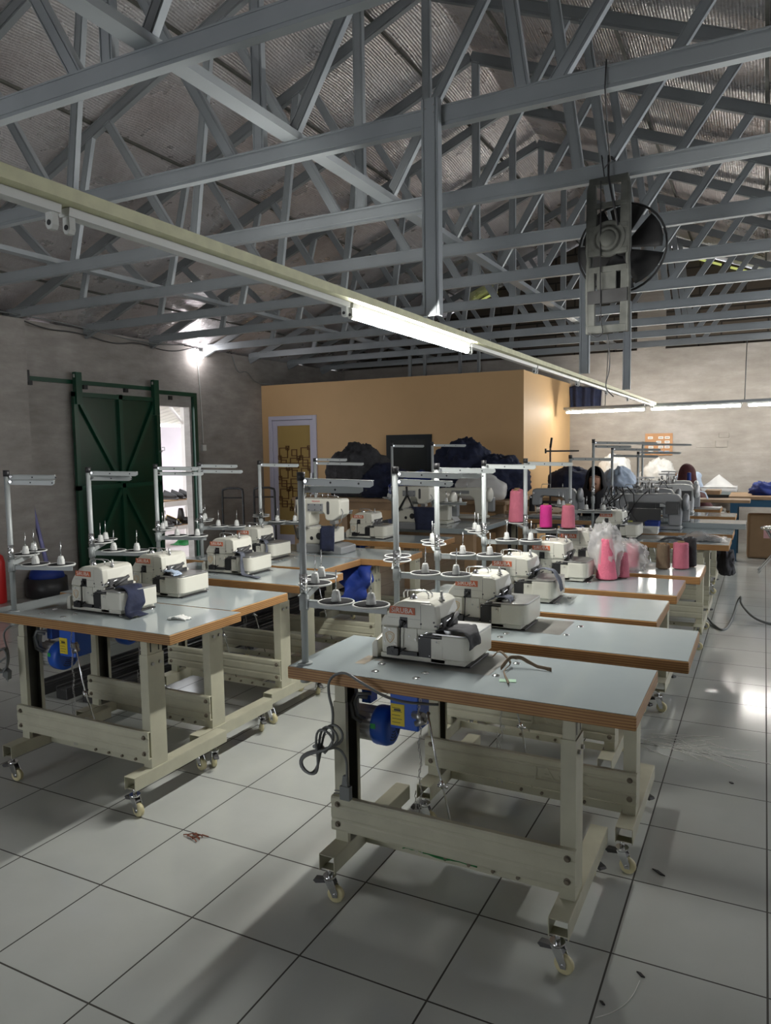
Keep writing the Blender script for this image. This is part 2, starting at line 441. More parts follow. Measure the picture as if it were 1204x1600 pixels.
ORD=['closest to the camera, overhead','second from the camera, its chord crossing the upper left corner','third from the camera, first hanger post bolted to it','fourth from the camera, dusty fan tied to it','fifth from the camera, passing behind the hanging fan','sixth from the camera, holding the second hanger post','seventh from the camera','eighth from the camera, holding the third hanger post','ninth from the camera, third from the back wall','tenth from the camera, above the front of the ochre room','last one, next to the back gable wall']
TY=[1.08,2.08,3.0,4.0,5.0,6.0,7.0,8.0,9.0,10.0,11.0]
for y,o_ in zip(TY,ORD): make_truss(y,'grey galvanised steel roof truss '+o_)
# long ties on the bottom chords
for x,lb in ((-2.0,'long galvanised tie running over the bottom chords near the ridge line'),(-4.85,'long galvanised tie running over the bottom chords nearer the left wall'),(.75,'long galvanised tie running over the bottom chords on the right side')):
    mb=MB(); mb.prism([(x-.04,2.885),(x+.04,2.885),(x+.04,2.92),(x+.036,2.92),(x+.036,2.889),(x-.036,2.889),(x-.036,2.92),(x-.04,2.92)],'y',YF,YB-.02)
    mb.build('roof_tie','galv',label=lb,cat='roof tie',group='long roof ties')
# slanting braces between trusses seen near the fan
# strips in the gable, light coming through them imitated by emission
for a,b_,lb in (((-4.38,3.80),(-3.96,3.97),'thin yellow light slit in the gable left of the ridge'),((-1.33,4.27),(-.62,3.99),'broken yellow light slit in the gable right of the fan'),((-.50,3.94),(-.10,3.79),'short yellow light slit in the gable near the right edge')):
    p0=Vector(a);p1=Vector(b_);t=(p1-p0).normalized();n=Vector((-t.y,t.x))*.014
    mb=MB(); mb.prism([tuple(p0-n),tuple(p1-n),tuple(p1+n),tuple(p0+n)],'y',YB+.02,YB+.052)
    mb.build('light_slit','strip',label=lb,cat='light slit',group='gable light slits')

# ---------------------------------------------------------------- light beam, hanger posts, tube fittings
BX,BZ=-1.358,1.984
t=thing('lighting_beam','long cream steel beam hung under the trusses carrying tube fittings over the tables','beam',(BX,0,BZ))
mb=MB(); mb.prism([(-.038,0),(.038,0),(.038,.028),(.028,.028),(.028,.025),(.035,.025),(.035,.003),(-.035,.003),(-.035,.025),(-.028,.025),(-.028,.028),(-.038,.028)],'y',.35,10.75)
mb.build('channel','beampaint',t)
for i,(y,lb) in enumerate(((3.0,'tall grey steel hanger post nearest the camera, down to the lighting beam'),(6.0,'grey steel hanger post left of the hanging fan, down to the lighting beam'),(8.0,'grey steel hanger post right of the hanging fan, down to the lighting beam'))):
    mb=MB()
    mb.prism([(-.038,-.02),(-.03,-.02),(-.026,-.016),(-.022,-.02),(.022,-.02),(.026,-.016),(.03,-.02),(.038,-.02),(.038,.02),(.034,.02),(.034,-.016),(-.034,-.016),(-.034,.02),(-.038,.02)],'z',2.012,2.90)
    mb.cyl((-.02,-.021,2.86),(-.02,-.025,2.86),.004,n=6,m=1).cyl((.018,-.021,2.84),(.018,-.025,2.84),.004,n=6,m=1).cyl((.018,-.021,2.87),(.018,-.025,2.87),.004,n=6,m=1)
    mb.box(-.116,-.038,-.015,.015,2.010,2.016)
    mb.build('hanger_post',['galv','steel'],loc=(BX+.078,y-.024,0),label=lb,cat='hanger post',group='hanger posts of the lighting beam')
for x,z0,lb in ((-4.69,2.43,'slender steel post above the ochre room, leftmost'),(-4.45,2.43,'slender steel post above the ochre room, second from left'),(-3.9,2.43,'slender steel post above the ochre room, third from left'),(-3.62,2.43,'slender steel post above the ochre room, rightmost')):
    mb=MB(); mb.box(-.02,.02,-.02,.02,z0,2.82); mb.build('slender_post','galvdark',loc=(x,10.03,0),label=lb,cat='post',group='slender posts above the ochre room')

def tube_fitting(name_label,p,length,rz,lit,mt='glow',holder=True):
    t=thing('tube_fitting',name_label,'tube light',p,rz,'fluorescent tube fittings')
    mb=MB(); mb.prism([(-.018,0),(.018,0),(.015,-.018),(-.015,-.018)],'y',0,length); mb.build('housing','whiteplastic',t)
    for y in (.012,length-.012):
        h=MB(); h.prism([(-.010,-.018),(.010,-.018),(.011,-.044),(.006,-.053),(-.006,-.053),(-.011,-.044)],'y',y-.008,y+.008)
        h.cyl((0,y-.009,-.040),(0,y+.009,-.040),.006,n=10,m=1); h.build('lamp_holder',['whiteplastic','black'],t)
    if lit:
        MB().cyl((0,.022,-.038),(0,length-.022,-.038),.015,n=16).build('tube',mt,t)
    return t
FY=[1.165+1.245*(i-1) for i in range(9)]
names=['unlit empty tube fitting at the left edge, its end holder in view','unlit empty tube fitting just left of the glowing tube','glowing fluorescent tube on the lighting beam above the left tables','unlit empty tube fitting just right of the glowing tube on the beam','unlit fitting on the beam, second beyond the glowing tube','unlit fitting on the beam, third beyond the glowing tube','unlit fitting on the beam, fourth beyond the glowing tube','unlit fitting on the beam, fifth beyond the glowing tube','unlit fitting at the far end of the beam']
for i,(y,n_) in enumerate(zip(FY,names)):
    tube_fitting(n_,(BX-.012,y,BZ-.001),1.225 if i!=8 else .8,0,i==2)
# second row across the room at the back
a=math.atan2(-.38,2.66)
t=thing('lighting_beam','far lighting beam across the back of the room with three glowing tubes','beam',(-2.62,10.90,1.965),a)
MB().box(0,4.9,-.03,.03,0,.035).build('channel','galv',t)
for i,n_ in enumerate(('glowing tube of the far row, leftmost, beside the ochre room','glowing tube of the far row, in the middle','glowing tube of the far row, at the right edge','glowing tube of the far row beyond the right edge')):
    d=.02+i*1.205; tube_fitting(n_,(-2.62+math.cos(a)*d,10.90+math.sin(a)*d,1.964),1.15,a-PI/2,True,'glow2')
for d in (.6,2.4,4.2):
    x,y=-2.62+math.cos(a)*d,10.90+math.sin(a)*d
    MB().cyl((x,y,2.0),(x,11.02,2.82),.006,n=6).build('drop_rod','galvdark',label='thin drop rod of the far lighting beam, %s'%{.6:'leftmost',2.4:'middle',4.2:'rightmost'}[d],cat='rod',group='drop rods of the far lighting beam')

# ================================================================ SEWING TABLES
TW,TD,TH=1.09,.44,.75
def caster(par,x,y,az):
    c=MB()
    c.cyl((0,0,.118),(0,0,.085),.008,n=8).cyl((0,0,.088),(0,0,.076),.022,.018,n=14)
    for s in (1,-1): c.prism([(-.016,.078),(.014,.078),(.030,.040),(.030,.022),(.014,.020)],'y',s*.013-.0015,s*.013+.0015)
    c.cyl((.02,-.017,.028),(.02,.017,.028),.006,n=8)
    o=c.build('caster','chrome',par,loc=(x,y,0),rot=(0,0,az))
    w=MB(); w.lathe([(.006,-.010),(.024,-.010),(.0275,-.006),(.0275,.006),(.024,.010),(.006,.010)],(.02,0,.0278),16,axis='y'); w.build('wheel','wheel',o)
    b_=MB(); b_.prism([(-.055,.066),(-.05,.072),(.0,.076),(.022,.062),(.018,.056),(-.004,.066),(-.046,.058)],'y',-.011,.011); b_.build('brake_pedal','darkgrey',o)
    return o
def c_leg(mb,x0,x1,y0,y1,z0,z1,open_right,t=.003):
    # inner faces of the channel in a darker colour than outside
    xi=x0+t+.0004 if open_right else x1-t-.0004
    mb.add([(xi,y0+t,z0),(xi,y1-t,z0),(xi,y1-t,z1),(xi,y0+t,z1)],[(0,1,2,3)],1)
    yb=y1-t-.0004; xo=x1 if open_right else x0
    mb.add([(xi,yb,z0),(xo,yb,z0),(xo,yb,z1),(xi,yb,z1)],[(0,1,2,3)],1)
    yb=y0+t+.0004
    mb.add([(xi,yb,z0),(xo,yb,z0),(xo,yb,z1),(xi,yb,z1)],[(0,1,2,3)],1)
    # C column open to one side
    if open_right: mb.box(x0,x0+t,y0,y1,z0,z1)
    else: mb.box(x1-t,x1,y0,y1,z0,z1)
    xa,xb=(x0+t,x1) if open_right else (x0,x1-t)
    mb.box(xa,xb,y0,y0+t,z0,z1).box(xa,xb,y1-t,y1,z0,z1)
    xl=(xb-t,xb) if open_right else (xa,xa+t)
    mb.box(*xl,y0+t,y0+.016,z0,z1).box(*xl,y1-.016,y1-t,z0,z1)
def make_table(label):
    t=thing('sewing_table',label,'sewing table',(0,0,0),0,'white topped sewing tables')
    # top: local x -1.09..0, y 0..0.44
    mb=MB(); mb.box(-TW,0,0,TD,TH-.042,TH-.0015)
    top=mb.build('tabletop','ply',t,bevel=.004,label='plywood edge of the tabletop')
    MB().box(-TW+.003,-.003,.003,TD-.003,TH-.0015,TH).build('laminate','laminate',top)
    for nm,x0,x1,op in (('leg',-.945,-.900,True),('leg',-.207,-.164,False)):
        mb=MB(); c_leg(mb,x0,x1,.045,.135,.172,.638,op)
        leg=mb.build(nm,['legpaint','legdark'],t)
        m2=MB(); c_leg(m2,x0+.004,x1-.004,.049,.131,.60,TH-.042,op)
        xf=x0+.0005 if not op else x0
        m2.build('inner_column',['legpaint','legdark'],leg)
        xo=x1 if not op else x0
        sx=1 if not op else -1
        for yy in (.068,.112): MB().box(min(xo-sx*.0040,xo-sx*.0030),max(xo-sx*.0040,xo-sx*.0030),yy-.003,yy+.003,.648,.70).build('slot','black',leg)
        for yy in (.07,.11): MB().cyl((xo,yy,.60),(xo+sx*.008,yy,.60),.007,n=6).build('clamp_bolt','steel',leg)
    for x0,x1 in ((-.950,-.893),(-.215,-.158)):
        f=MB(); y0,y1=-.055,.505; z0,z1=.117,.172; th=.003
        f.box(x0,x1,y0,y1,z1-th,z1).box(x0,x0+th,y0,y1,z0,z1-th).box(x1-th,x1,y0,y1,z0,z1-th)
        f.box(x0+th,x1-th,y0+.012,y0+.05,z0,z0+th).box(x0+th,x1-th,y1-.05,y1-.012,z0,z0+th)
        f.build('foot','legpaint',t,bevel=.002)
    # front crossbeam with two pressed ribs
    y0=.045
    prof=[(y0,.215),(y0-.018,.215),(y0-.020,.222),(y0-.020,.245),(y0-.017,.250),(y0-.017,.255),(y0-.020,.260),(y0-.020,.290),(y0-.017,.295),(y0-.017,.300),(y0-.020,.305),(y0-.020,.322),(y0-.016,.328),(y0,.328),(y0,.325),(y0-.014,.325),(y0-.014,.219),(y0,.219)]
    mb=MB(); mb.prism(prof,'x',-.950,-.160); fb=mb.build('front_beam','legpaint',t)
    for x in (-.925,-.182):
        for z in (.238,.305): MB().cyl((x,y0-.019,z),(x,y0-.022,z),.010,n=10).cyl((x,y0-.022,z),(x,y0-.028,z),.0065,n=6).build('bolt','rust',fb)
    # treadle bar with pedal
    mb=MB(); mb.box(-.893,-.215,.150,.153,.122,.152).box(-.893,-.215,.153,.215,.122,.125).box(-.70,-.42,.153,.36,.125,.131)
    for x in (-.60,-.52,-.44,-.36): mb.cyl((x,.150,.137),(x,.142,.137),.006,n=8,m=1)
    tb=mb.build('treadle_bar',['legpaint','rust'],t)
    mb=MB(); mb.tube([(-.633,.095,.628),(-.605,.097,.47),(-.584,.10,.39),(-.56,.16,.14)],.0035,6).cyl((-.592,.092,.42),(-.580,.092,.40),.008,n=8).cyl((-.602,.092,.405),(-.57,.10,.40),.005,n=6)
    mb.build('pitman_rod','chrome',t)
    # lifting chain: small alternating links
    ch=MB()
    z=.70; i=0; x=-.664
    while z>.16:
        c=Vector((x+.004*math.sin(i*.7),.10,z)); q=[]
        for kk in range(8):
            a=2*PI*kk/8
            q.append(c+(Vector((math.cos(a)*.0035,0,math.sin(a)*.007)) if i%2 else Vector((0,math.cos(a)*.0035,math.sin(a)*.007))))
        ch.tube(q,.0011,4,closed=True); z-=.0115; i+=1
    for sgn in range(18):
        zc=.36-sgn*.0115; c=Vector((x-.018,.104,zc)); q=[c+Vector((math.cos(2*PI*kk/8)*.0035*(sgn%2),math.cos(2*PI*kk/8)*.0035*(1-sgn%2),math.sin(2*PI*kk/8)*.007)) for kk in range(8)]
        ch.tube(q,.0011,4,closed=True)
    ch.build('lift_chain','steel',t)
    # motor with bracket, fan cover, control box
    mb=MB(); mb.box(-.915,-.66,.14,.24,.672,.706).box(-.91,-.875,.17,.22,.60,.675).box(-.80,-.76,.165,.215,.585,.675)
    mo=mb.build('motor','blue',t,bevel=.003)
    mb=MB(); pr=[]
    n=40
    for i in range(n):
        a=2*PI*i/n; r_=.053 if i%2 else .058; pr.append((.19+r_*math.cos(a),.527+r_*math.sin(a)))
    mb.prism(pr,'x',-.945,-.858); mb.build('motor_body','alu',mo,label='ribbed aluminium motor body')
    mb=MB(); mb.lathe([(.064,-.858),(.066,-.85),(.066,-.815),(.060,-.802),(.040,-.799),(0.0001,-.799)],(0,.19,.527),28,axis='x')
    for r_ in (.018,.027,.036,.045):
        for a0 in (-.9,.9):
            q=[(-.7985,.19+r_*math.cos(a0*1.0+k_*.12+(PI if a0>0 else 0)),.527+r_*math.sin(a0+k_*.12+(PI if a0>0 else 0))) for k_ in range(10)]
            mb.tube(q,.0018,4,m=1)
    mb.build('fan_cover',['blue','black'],mo)
    mb=MB(); mb.box(-.785,-.685,.135,.225,.545,.672); cbx=mb.build('control_box','blue',mo,bevel=.004)
    mb=MB(); mb.box(-.782,-.733,.1335,.1348,.556,.628); 
    for q in range(5): mb.box(-.777,-.742 if q%2 else -.748,.1330,.1336,.566+q*.012,.5675+q*.012,1)
    mb.box(-.77,-.746,.1330,.1336,.605,.612,1)
    mb.build('warning_label',['yellow','black'],cbx,label='yellow warning label')
    mb=MB(); mb.cyl((-.69,.13,.575),(-.655,.125,.59),.010,n=10).cyl((-.655,.125,.59),(-.633,.10,.628),.006,n=8).cyl((-.70,.14,.60),(-.66,.12,.605),.014,n=10)
    mb.build('speed_lever','steel',mo)
    mb=MB(); mb.box(-.853,-.835,.1235,.1245,.535,.552); mb.build('sticker','greenstk',mo)
    # belt
    q=[(-.955,.19+.03*math.cos(a),.527+.03*math.sin(a)) for a in [PI+ i*PI/8 for i in range(9)]]
    mb=MB(); mb.tube(q+[(-.955,.215,.62),(-.955,.205,.712)],.006,6).tube([(-.955,.16,.527),(-.95,.17,.62),(-.945,.18,.712)],.006,6); mb.build('drive_belt','belt',mo)
    mb=MB(); mb.tube([(-.86,.12,.64),(-.90,.105,.645),(-.915,.105,.62),(-.91,.11,.57),(-.89,.13,.55)],.007,8).tube([(-.845,.12,.655),(-.885,.10,.655),(-.90,.10,.625),(-.895,.11,.58),(-.88,.135,.56)],.006,8)
    mb.build('motor_cable','cable',mo)
    for x,az in ((-.932,0.15),(-.197,-.15)):
        caster(t,x,-.02,az+0); caster(t,x,.462,az+2.6)
    # chrome table plugs
    for x,y in ((-.80,.065),(-.82,.148),(-.648,.112),(-.652,.054),(-.44,.18),(-.42,.33)): MB().lathe([(.0125,0),(.0125,.0012),(.009,.0032),(.0001,.0040)],(x,y,TH),14).build('hole_plug','chrome',top)
    mb=MB(); mb.add([(-.905,.118,TH+.0006),(-.868,.118,TH+.0006),(-.868,.215,TH+.0006),(-.905,.215,TH+.0006)],[(0,1,2,3)]); mb.build('belt_slot','rust',top)
    mb=MB(); mb.add([(-.86,.17,TH+.0005),(-.46,.17,TH+.0005),(-.46,.40,TH+.0005),(-.86,.40,TH+.0005)],[(0,1,2,3)]); mb.build('machine_cutout','cutout',top)
    return t
RIGHT=[(-.278,1.955),(-.20,2.53),(-.363,3.06),(-.345,3.63),(-.285,4.19)]
LEFT=[(-2.012,2.10),(-2.074,2.545),(-2.115,3.157),(-2.28,3.66),(-2.05,4.11)]
LAB_R=['sewing table standing nearest the camera, grey cable over its front edge','second sewing table from the front of the right row, pushed out to the right','third sewing table of the right row, its top ending short of the one before','fourth sewing table of the right row, with a tall pink cone under plastic on it','fifth sewing table of the right row, with khaki and pink yarn cones on it']
LAB_L=['sewing table at the left edge of the photo, blue motor under its left end','second sewing table of the left row, right behind the foremost left one','third sewing table of the left row, orange edge facing the camera','fourth sewing table of the left row, set back further left','fifth sewing table of the left row, carrying the cylinder arm machine']
T0=make_table(LAB_R[0]); T0.location=(*RIGHT[0],0)
for (x,y),lb in list(zip(RIGHT,LAB_R))[1:]:
    text_p=dup(T0,(x,y,0),0,lb)
for (x,y),lb in zip(LEFT,LAB_L): dup(T0,(x,y,0),0,lb)
MORE=[(-2.14,4.93,0,'sixth sewing table of the left row, overlock machine at its back'),(-.20,5.58,0,'sewing table beyond the yarn cones, dark scrap and clear bag on it'),
 (-.20,6.24,0,'sewing table behind the one with the clear bag'),(-.265,6.98,0,'third sewing table before the back of the right row'),(-.23,7.75,0,'second sewing table before the back of the right row'),(-.40,8.55,0,'last sewing table of the right row'),
 (-2.45,7.42,PI,'sewing table in front of the woman in the black headscarf')]
for x,y,rz,lb in MORE: dup(T0,(x,y,0),rz,lb,skip=('bolt','belt_slot','hole_plug'))
# embossed lettering on the crossbeams seen past the first table
tabs=[o for o in COL.objects if o.name.startswith('sewing_table')]
for i in (1,2):
    fb=[k for k in tabs[i].children if k.name.startswith('front_beam')][0]
    text_obj('embossed_lettering','JACK',.058,'legpaint',fb,(-.42,.0236,.273),(PI/2,0,0),.0012,1.5)

# ================================================================ OVERLOCK MACHINES
def make_overlock(label):
    t=thing('overlock_machine',label,'sewing machine',(0,0,0),0,'white overlock machines')
    mb=MB(); mb.box(.03,.315,.01,.19,0,.006,1); mb.box(.0,.300,0,.195,.006,.021)
    mb.build('base',['white','black'],t,bevel=.002)
    # lower body
    mb=MB(); mb.prism([(.002,.021),(.002,.115),(.200,.115),(.200,.092),(.138,.092),(.138,.021)],'y',.004,.19)
    body=mb.build('body','white',t,bevel=.005)
    # hood: rounded front profile
    prof=[(0,.112),(.001,.122),(.006,.136),(.018,.152),(.034,.169),(.046,.182),(.058,.192),(.072,.199),(.085,.2025)]
    prof+=[(.098,.2035),(.178,.2045),(.196,.198),(.203,.185),(.207,.120),(.200,.112)]
    mb=MB(); mb.prism(prof,'y',0,.17,smooth=False); hood=mb.build('hood','white',t,bevel=.010)
    # right cheek of the hood, tapering to the back
    mb=MB(); mb.add([(.150,-.0025,.119),(.2065,-.0025,.119),(.2005,-.0025,.192),(.185,-.0025,.198),(.150,-.0025,.198),(.150,.02,.119),(.214,.02,.122),(.206,.02,.193),(.188,.02,.2015),(.15,.02,.2015),(.15,.15,.150),(.218,.15,.158),(.208,.15,.194),(.188,.15,.2025),(.15,.15,.2025)],
      [(0,1,2,3,4),(0,5,6,1),(1,6,7,2),(2,7,8,3),(3,8,9,4),(5,10,11,6),(6,11,12,7),(7,12,13,8),(8,13,14,9),(10,14,13,12,11)])
    mb.build('cheek_cover','white',hood,bevel=.003)
    # seam lines + screws
    mb=MB(); mb.box(.1475,.1483,-.0008,.0,.113,.19).box(.03,.147,-.0006,0.0,.1435,.1440)
    for x,z in ((.150,.131),(.196,.140),(.20,.128)): mb.cyl((x,0.0,z),(x,-.0042,z),.0032,n=8)
    mb.build('seams_and_screws','darkgrey',hood)
    # logo
    lp=MB().box(.035,.128,-.0022,.0005,.158,.1815).build('logo_plate','orange',hood,label='orange logo plate with white letters')
    text_obj('lettering','SiRUBA',.0235,'logowhite',lp,(.0815,-.0026,.1695),(PI/2,0,0),.0004,1.02)
    # crest badge
    bp_=MB().box(.014,.066,-.0075,.006,.046,.112).build('badge_plate','white',body,bevel=.003)
    mb=MB(); sh=[(.024,.090),(.031,.094),(.039,.0955),(.047,.094),(.054,.090),(.053,.076),(.047,.066),(.039,.059),(.031,.066),(.025,.076)]
    mb.tube([(x,-.0080,z) for x,z in sh],.0011,4,closed=True)
    for sc in (.6,): mb.tube([(.039+(x-.039)*sc,-.0078,.079+(z-.079)*sc) for x,z in sh],.0007,4,closed=True)
    mb.build('crest','gold',bp_,label='gold shield crest')
    mb=MB()
    for x,z in ((.037,.104),(.019,.062),(.058,.058),(.105,.086),(.128,.078),(.022,.108)): mb.cyl((x,.003,z),(x,-.0092 if x<.07 else -.0005,z),.003,n=8)
    mb.build('body_screws','steel',body)
    MB().box(.098,.133,.0015,.006,.070,.112).build('service_plate','white',body,bevel=.001)
    # rod slot with tension rod and lever
    mb=MB(); mb.box(.073,.100,-.0012,.012,.113,.148).box(.074,.080,-.008,.0,.113,.140).cyl((.086,-.010,.130),(.086,0,.130),.008,n=10).cyl((.075,-.010,.115),(.092,-.008,.136),.0045,n=8); mb.build('rod_slot','black',hood)
    mb=MB(); mb.cyl((.079,-.010,.114),(.076,-.010,.030),.0022,n=8).box(.030,.072,-.016,0.004,.020,.044).box(.045,.058,-.018,-.01,.040,.050).box(.072,.138,-.010,.003,.024,.036).cyl((.066,-.018,.031),(.066,-.01,.031),.008,n=10).cyl((.048,-.018,.031),(.048,-.01,.031),.005,n=8).cyl((.074,-.01,.034),(.098,-.012,.048),.003,n=6)
    mb.build('lift_lever','black',t)
    # front plates
    mb=MB(); mb.box(.1385,.183,-.001,.02,.021,.088); mb.cyl((.143,-.002,.083),(.143,0,.083),.002,n=6,m=1).cyl((.178,-.002,.028),(.178,0,.028),.002,n=6,m=1); mb.build('front_plate',['black','steel'],t,label='black front plate')
    mb=MB(); mb.box(.183,.232,0.0,.17,.006,.086); mb.box(.19,.212,-.0015,.0,.07,.086); mb.cyl((.203,-.003,.076),(.203,0,.076),.003,n=8,m=1); mb.build('looper_cover',['white','steel'],t,bevel=.002)
    # cloth plate box with rounded outer corner
    pl=[(.222,.19),(.222,-.006)]
    for i in range(7):
        a=-PI/2+i*PI/12; pl.append((.290+.034*math.cos(a),.028+.034*math.sin(a)))
    pl+=[(.324,.19)]
    mb=MB(); mb.prism(pl,'z',.022,.100,smooth=False); bed=mb.build('bed_cover','white',t,bevel=.004)
    mb=MB(); mb.prism([(x-.001 if x>.25 else x-.03,y) for x,y in pl],'z',.100,.106); mb.build('cloth_plate','steel',bed,bevel=.001)
    # needle area
    mb=MB(); mb.box(.140,.214,.02,.16,.088,.124); mb.build('needle_recess','black',t)
    mb=MB(); mb.box(.143,.160,.006,.02,.090,.113).cyl((.165,.012,.088),(.165,.012,.122),.0035,n=8).cyl((.20,.03,.104),(.20,.03,.135),.003,n=8).cyl((.212,.05,.104),(.212,.05,.150),.004,n=8).box(.19,.235,.03,.045,.106,.110).cyl((.16,.0,.100),(.222,.05,.122),.003,n=8).cyl((.205,-.003,.126),(.216,.03,.140),.006,n=8).cyl((.21,.02,.128),(.226,.06,.145),.0045,n=8)
    mb.build('presser_foot','chrome',t)
    mb=MB(); mb.box(.155,.225,-.002,.012,.090,.096).cyl((.17,0,.096),(.228,.03,.118),.005,n=8).cyl((.224,.04,.120),(.228,.12,.150),.008,n=8).box(.205,.222,.02,.12,.118,.150); mb.build('looper_arm','darkgrey',t)
    # top fittings
    q=[(.060,.06,.200),(.058,.06,.218),(.066,.06,.226),(.10,.06,.228),(.14,.06,.226),(.150,.06,.218),(.150,.06,.202)]
    mb=MB(); mb.tube(q,.0028,6).tube([(p[0],.09,p[2]-.004) for p in q],.0025,6); mb.build('thread_guide','chrome',hood)
    mb=MB(); mb.lathe([(.013,0),(.013,.003),(.010,.012),(.005,.016),(.0001,.017)],(.105,.04,.203),14); mb.build('oil_sight','chrome',hood)
    mb=MB(); mb.cyl((.197,.06,.195),(.197,.06,.232),.0048,n=10).cyl((.197,.06,.200),(.197,.06,.212),.008,n=10).cyl((.186,.055,.200),(.21,.055,.203),.003,n=6); mb.build('tension_post','steel',hood)
    # belt guard on the left
    mb=MB(); mb.add([(-.034,.0,.002),(-.012,.0,.002),(-.012,.0,.062),(-.024,.0,.060),(-.034,.0,.045),(-.030,.10,.002),(.0,.10,.002),(.0,.10,.088),(-.016,.10,.088),(-.030,.10,.072)],
      [(0,1,2,3,4),(9,8,7,6,5),(0,5,6,1),(1,6,7,2),(2,7,8,3),(3,8,9,4),(4,9,5,0)]); mb.build('belt_guard','white',t,bevel=.003)
    mb=MB(); mb.lathe([(.0001,0),(.045,0),(.048,.006),(.048,.022),(.044,.028),(.0001,.028)],(-.030,.13,.075),22,axis='x'); mb.build('handwheel','darkgrey',t)
    return t
OV=[(-1.130,2.16,'white overlock machine on the nearest table, grey scrap hanging on its bed'),
 (-1.110,2.70,'white overlock machine on the second right table, black trimming at its needle'),
 (-1.136,3.22,'white overlock machine on the third right table, navy strip curling off its bed'),
 (-1.112,3.80,'white overlock machine on the fourth right table, left of the tall pink cone'),
 (-1.10,4.36,'white overlock machine on the fifth right table, half hidden by the one before'),
 (-2.745,2.27,'white overlock machine at far left, navy cloth draped over its bed'),
 (-2.775,2.655,'white overlock machine on the second left table, pale blue tape on its bed'),
 (-2.865,3.31,'white overlock machine on the third left table, long grey strip hanging off'),
 (-3.09,3.84,'white overlock machine on the fourth left table, short grey strip hanging off'),
 (-2.90,5.04,'white overlock machine behind the cylinder arm machine'),
 (-1.14,5.74,'white overlock machine on the table with the clear bag')]
O0=make_overlock(OV[0][2]); O0.location=(OV[0][0],OV[0][1],TH)
for x,y,lb in OV[1:]: dup(O0,(x,y,TH),0,lb)

# ================================================================ THREAD STANDS
def make_stand(label):
    t=thing('thread_stand',label,'thread stand',(0,0,0),0,'white thread stands')
    mb=MB(); mb.cyl((0,0,-.05),(0,0,.605),.0115,n=14).cyl((0,0,0),(0,0,.006),.024,n=14).cyl((0,0,-.06),(0,0,-.045),.018,n=8); pole=mb.build('pole','standpaint',t)
    MB().cyl((0,0,.603),(0,0,.630),.0135,n=14).build('cap','black',pole)
    mb=MB(); mb.cyl((0,0,.235),(0,0,.30),.0135,n=12); 
    for i in range(4): mb.cyl((0,-.01,.25+.012*i),(.017,-.012,.25+.012*i),.004,n=6)
    mb.build('height_clamp','chrome',pole)
    MB().cyl((0,0,.18),(0,0,.228),.0155,n=12).build('collar','standpaint',pole)
    return t
def arm(par,z,az,L):
    mb=MB(); mb.prism([(0,-.011),(L-.012,-.011),(L,-.004),(L,.006),(L-.006,.011),(0,.011)],'y',-.0025,.0005).box(0,L-.006,-.0025,.016,.0085,.011)
    for x in (.11,.21): mb.cyl((x,-.0026,0),(x,-.0035,0),.0035,n=8,m=1)
    mb.cyl((.02,-.003,.002),(.02,-.008,.002),.006,n=8,m=2)
    return mb.build('thread_arm',['standpaint','black','chrome'],par,loc=(0,0,z),rot=(0,R(1.5),az))
def tray(par,z,az,L,rs,cone=True):
    mb=MB(); mb.box(0,L,-.003,0,0,.022).box(0,L,-.003,.020,.019,.022)
    mb.box(.0,.018,-.008,.006,-.004,.028)
    o=mb.build('tray_bar','standpaint',par,loc=(0,0,z),rot=(0,0,az))
    for r_ in rs:
        d=MB(); d.lathe([(.0001,.0255),(.056,.0255),(.056,.0275),(.0001,.0285)],(r_,.0,0),24,0)
        q=[(r_+.057*math.cos(2*PI*i/24),.057*math.sin(2*PI*i/24),.0255) for i in range(24)]
        d.tube(q,.0035,6,m=1,closed=True); d.cyl((r_,.005,.0),(r_,.005,.024),.004,n=6,m=1)
        dd=d.build('cone_disc',['padblack','whiteplastic'],o)
        if cone:
            c=MB(); c.lathe([(.0165,.0265),(.016,.030),(.0115,.060),(.009,.064),(.0001,.065)],(r_,0,0),10)
            for q_ in range(4):
                a=PI/4+q_*PI/2; c.box(r_+.0125*math.cos(a)-.0022,r_+.0125*math.cos(a)+.0022,.0125*math.sin(a)-.0022,.0125*math.sin(a)+.0022,.027,.050)
            c.build('cone_holder','whiteplastic',dd)
            MB().cyl((r_,0,.060),(r_+.002,0,.128),.0022,n=6).build('spool_pin','chrome',dd)
    return o
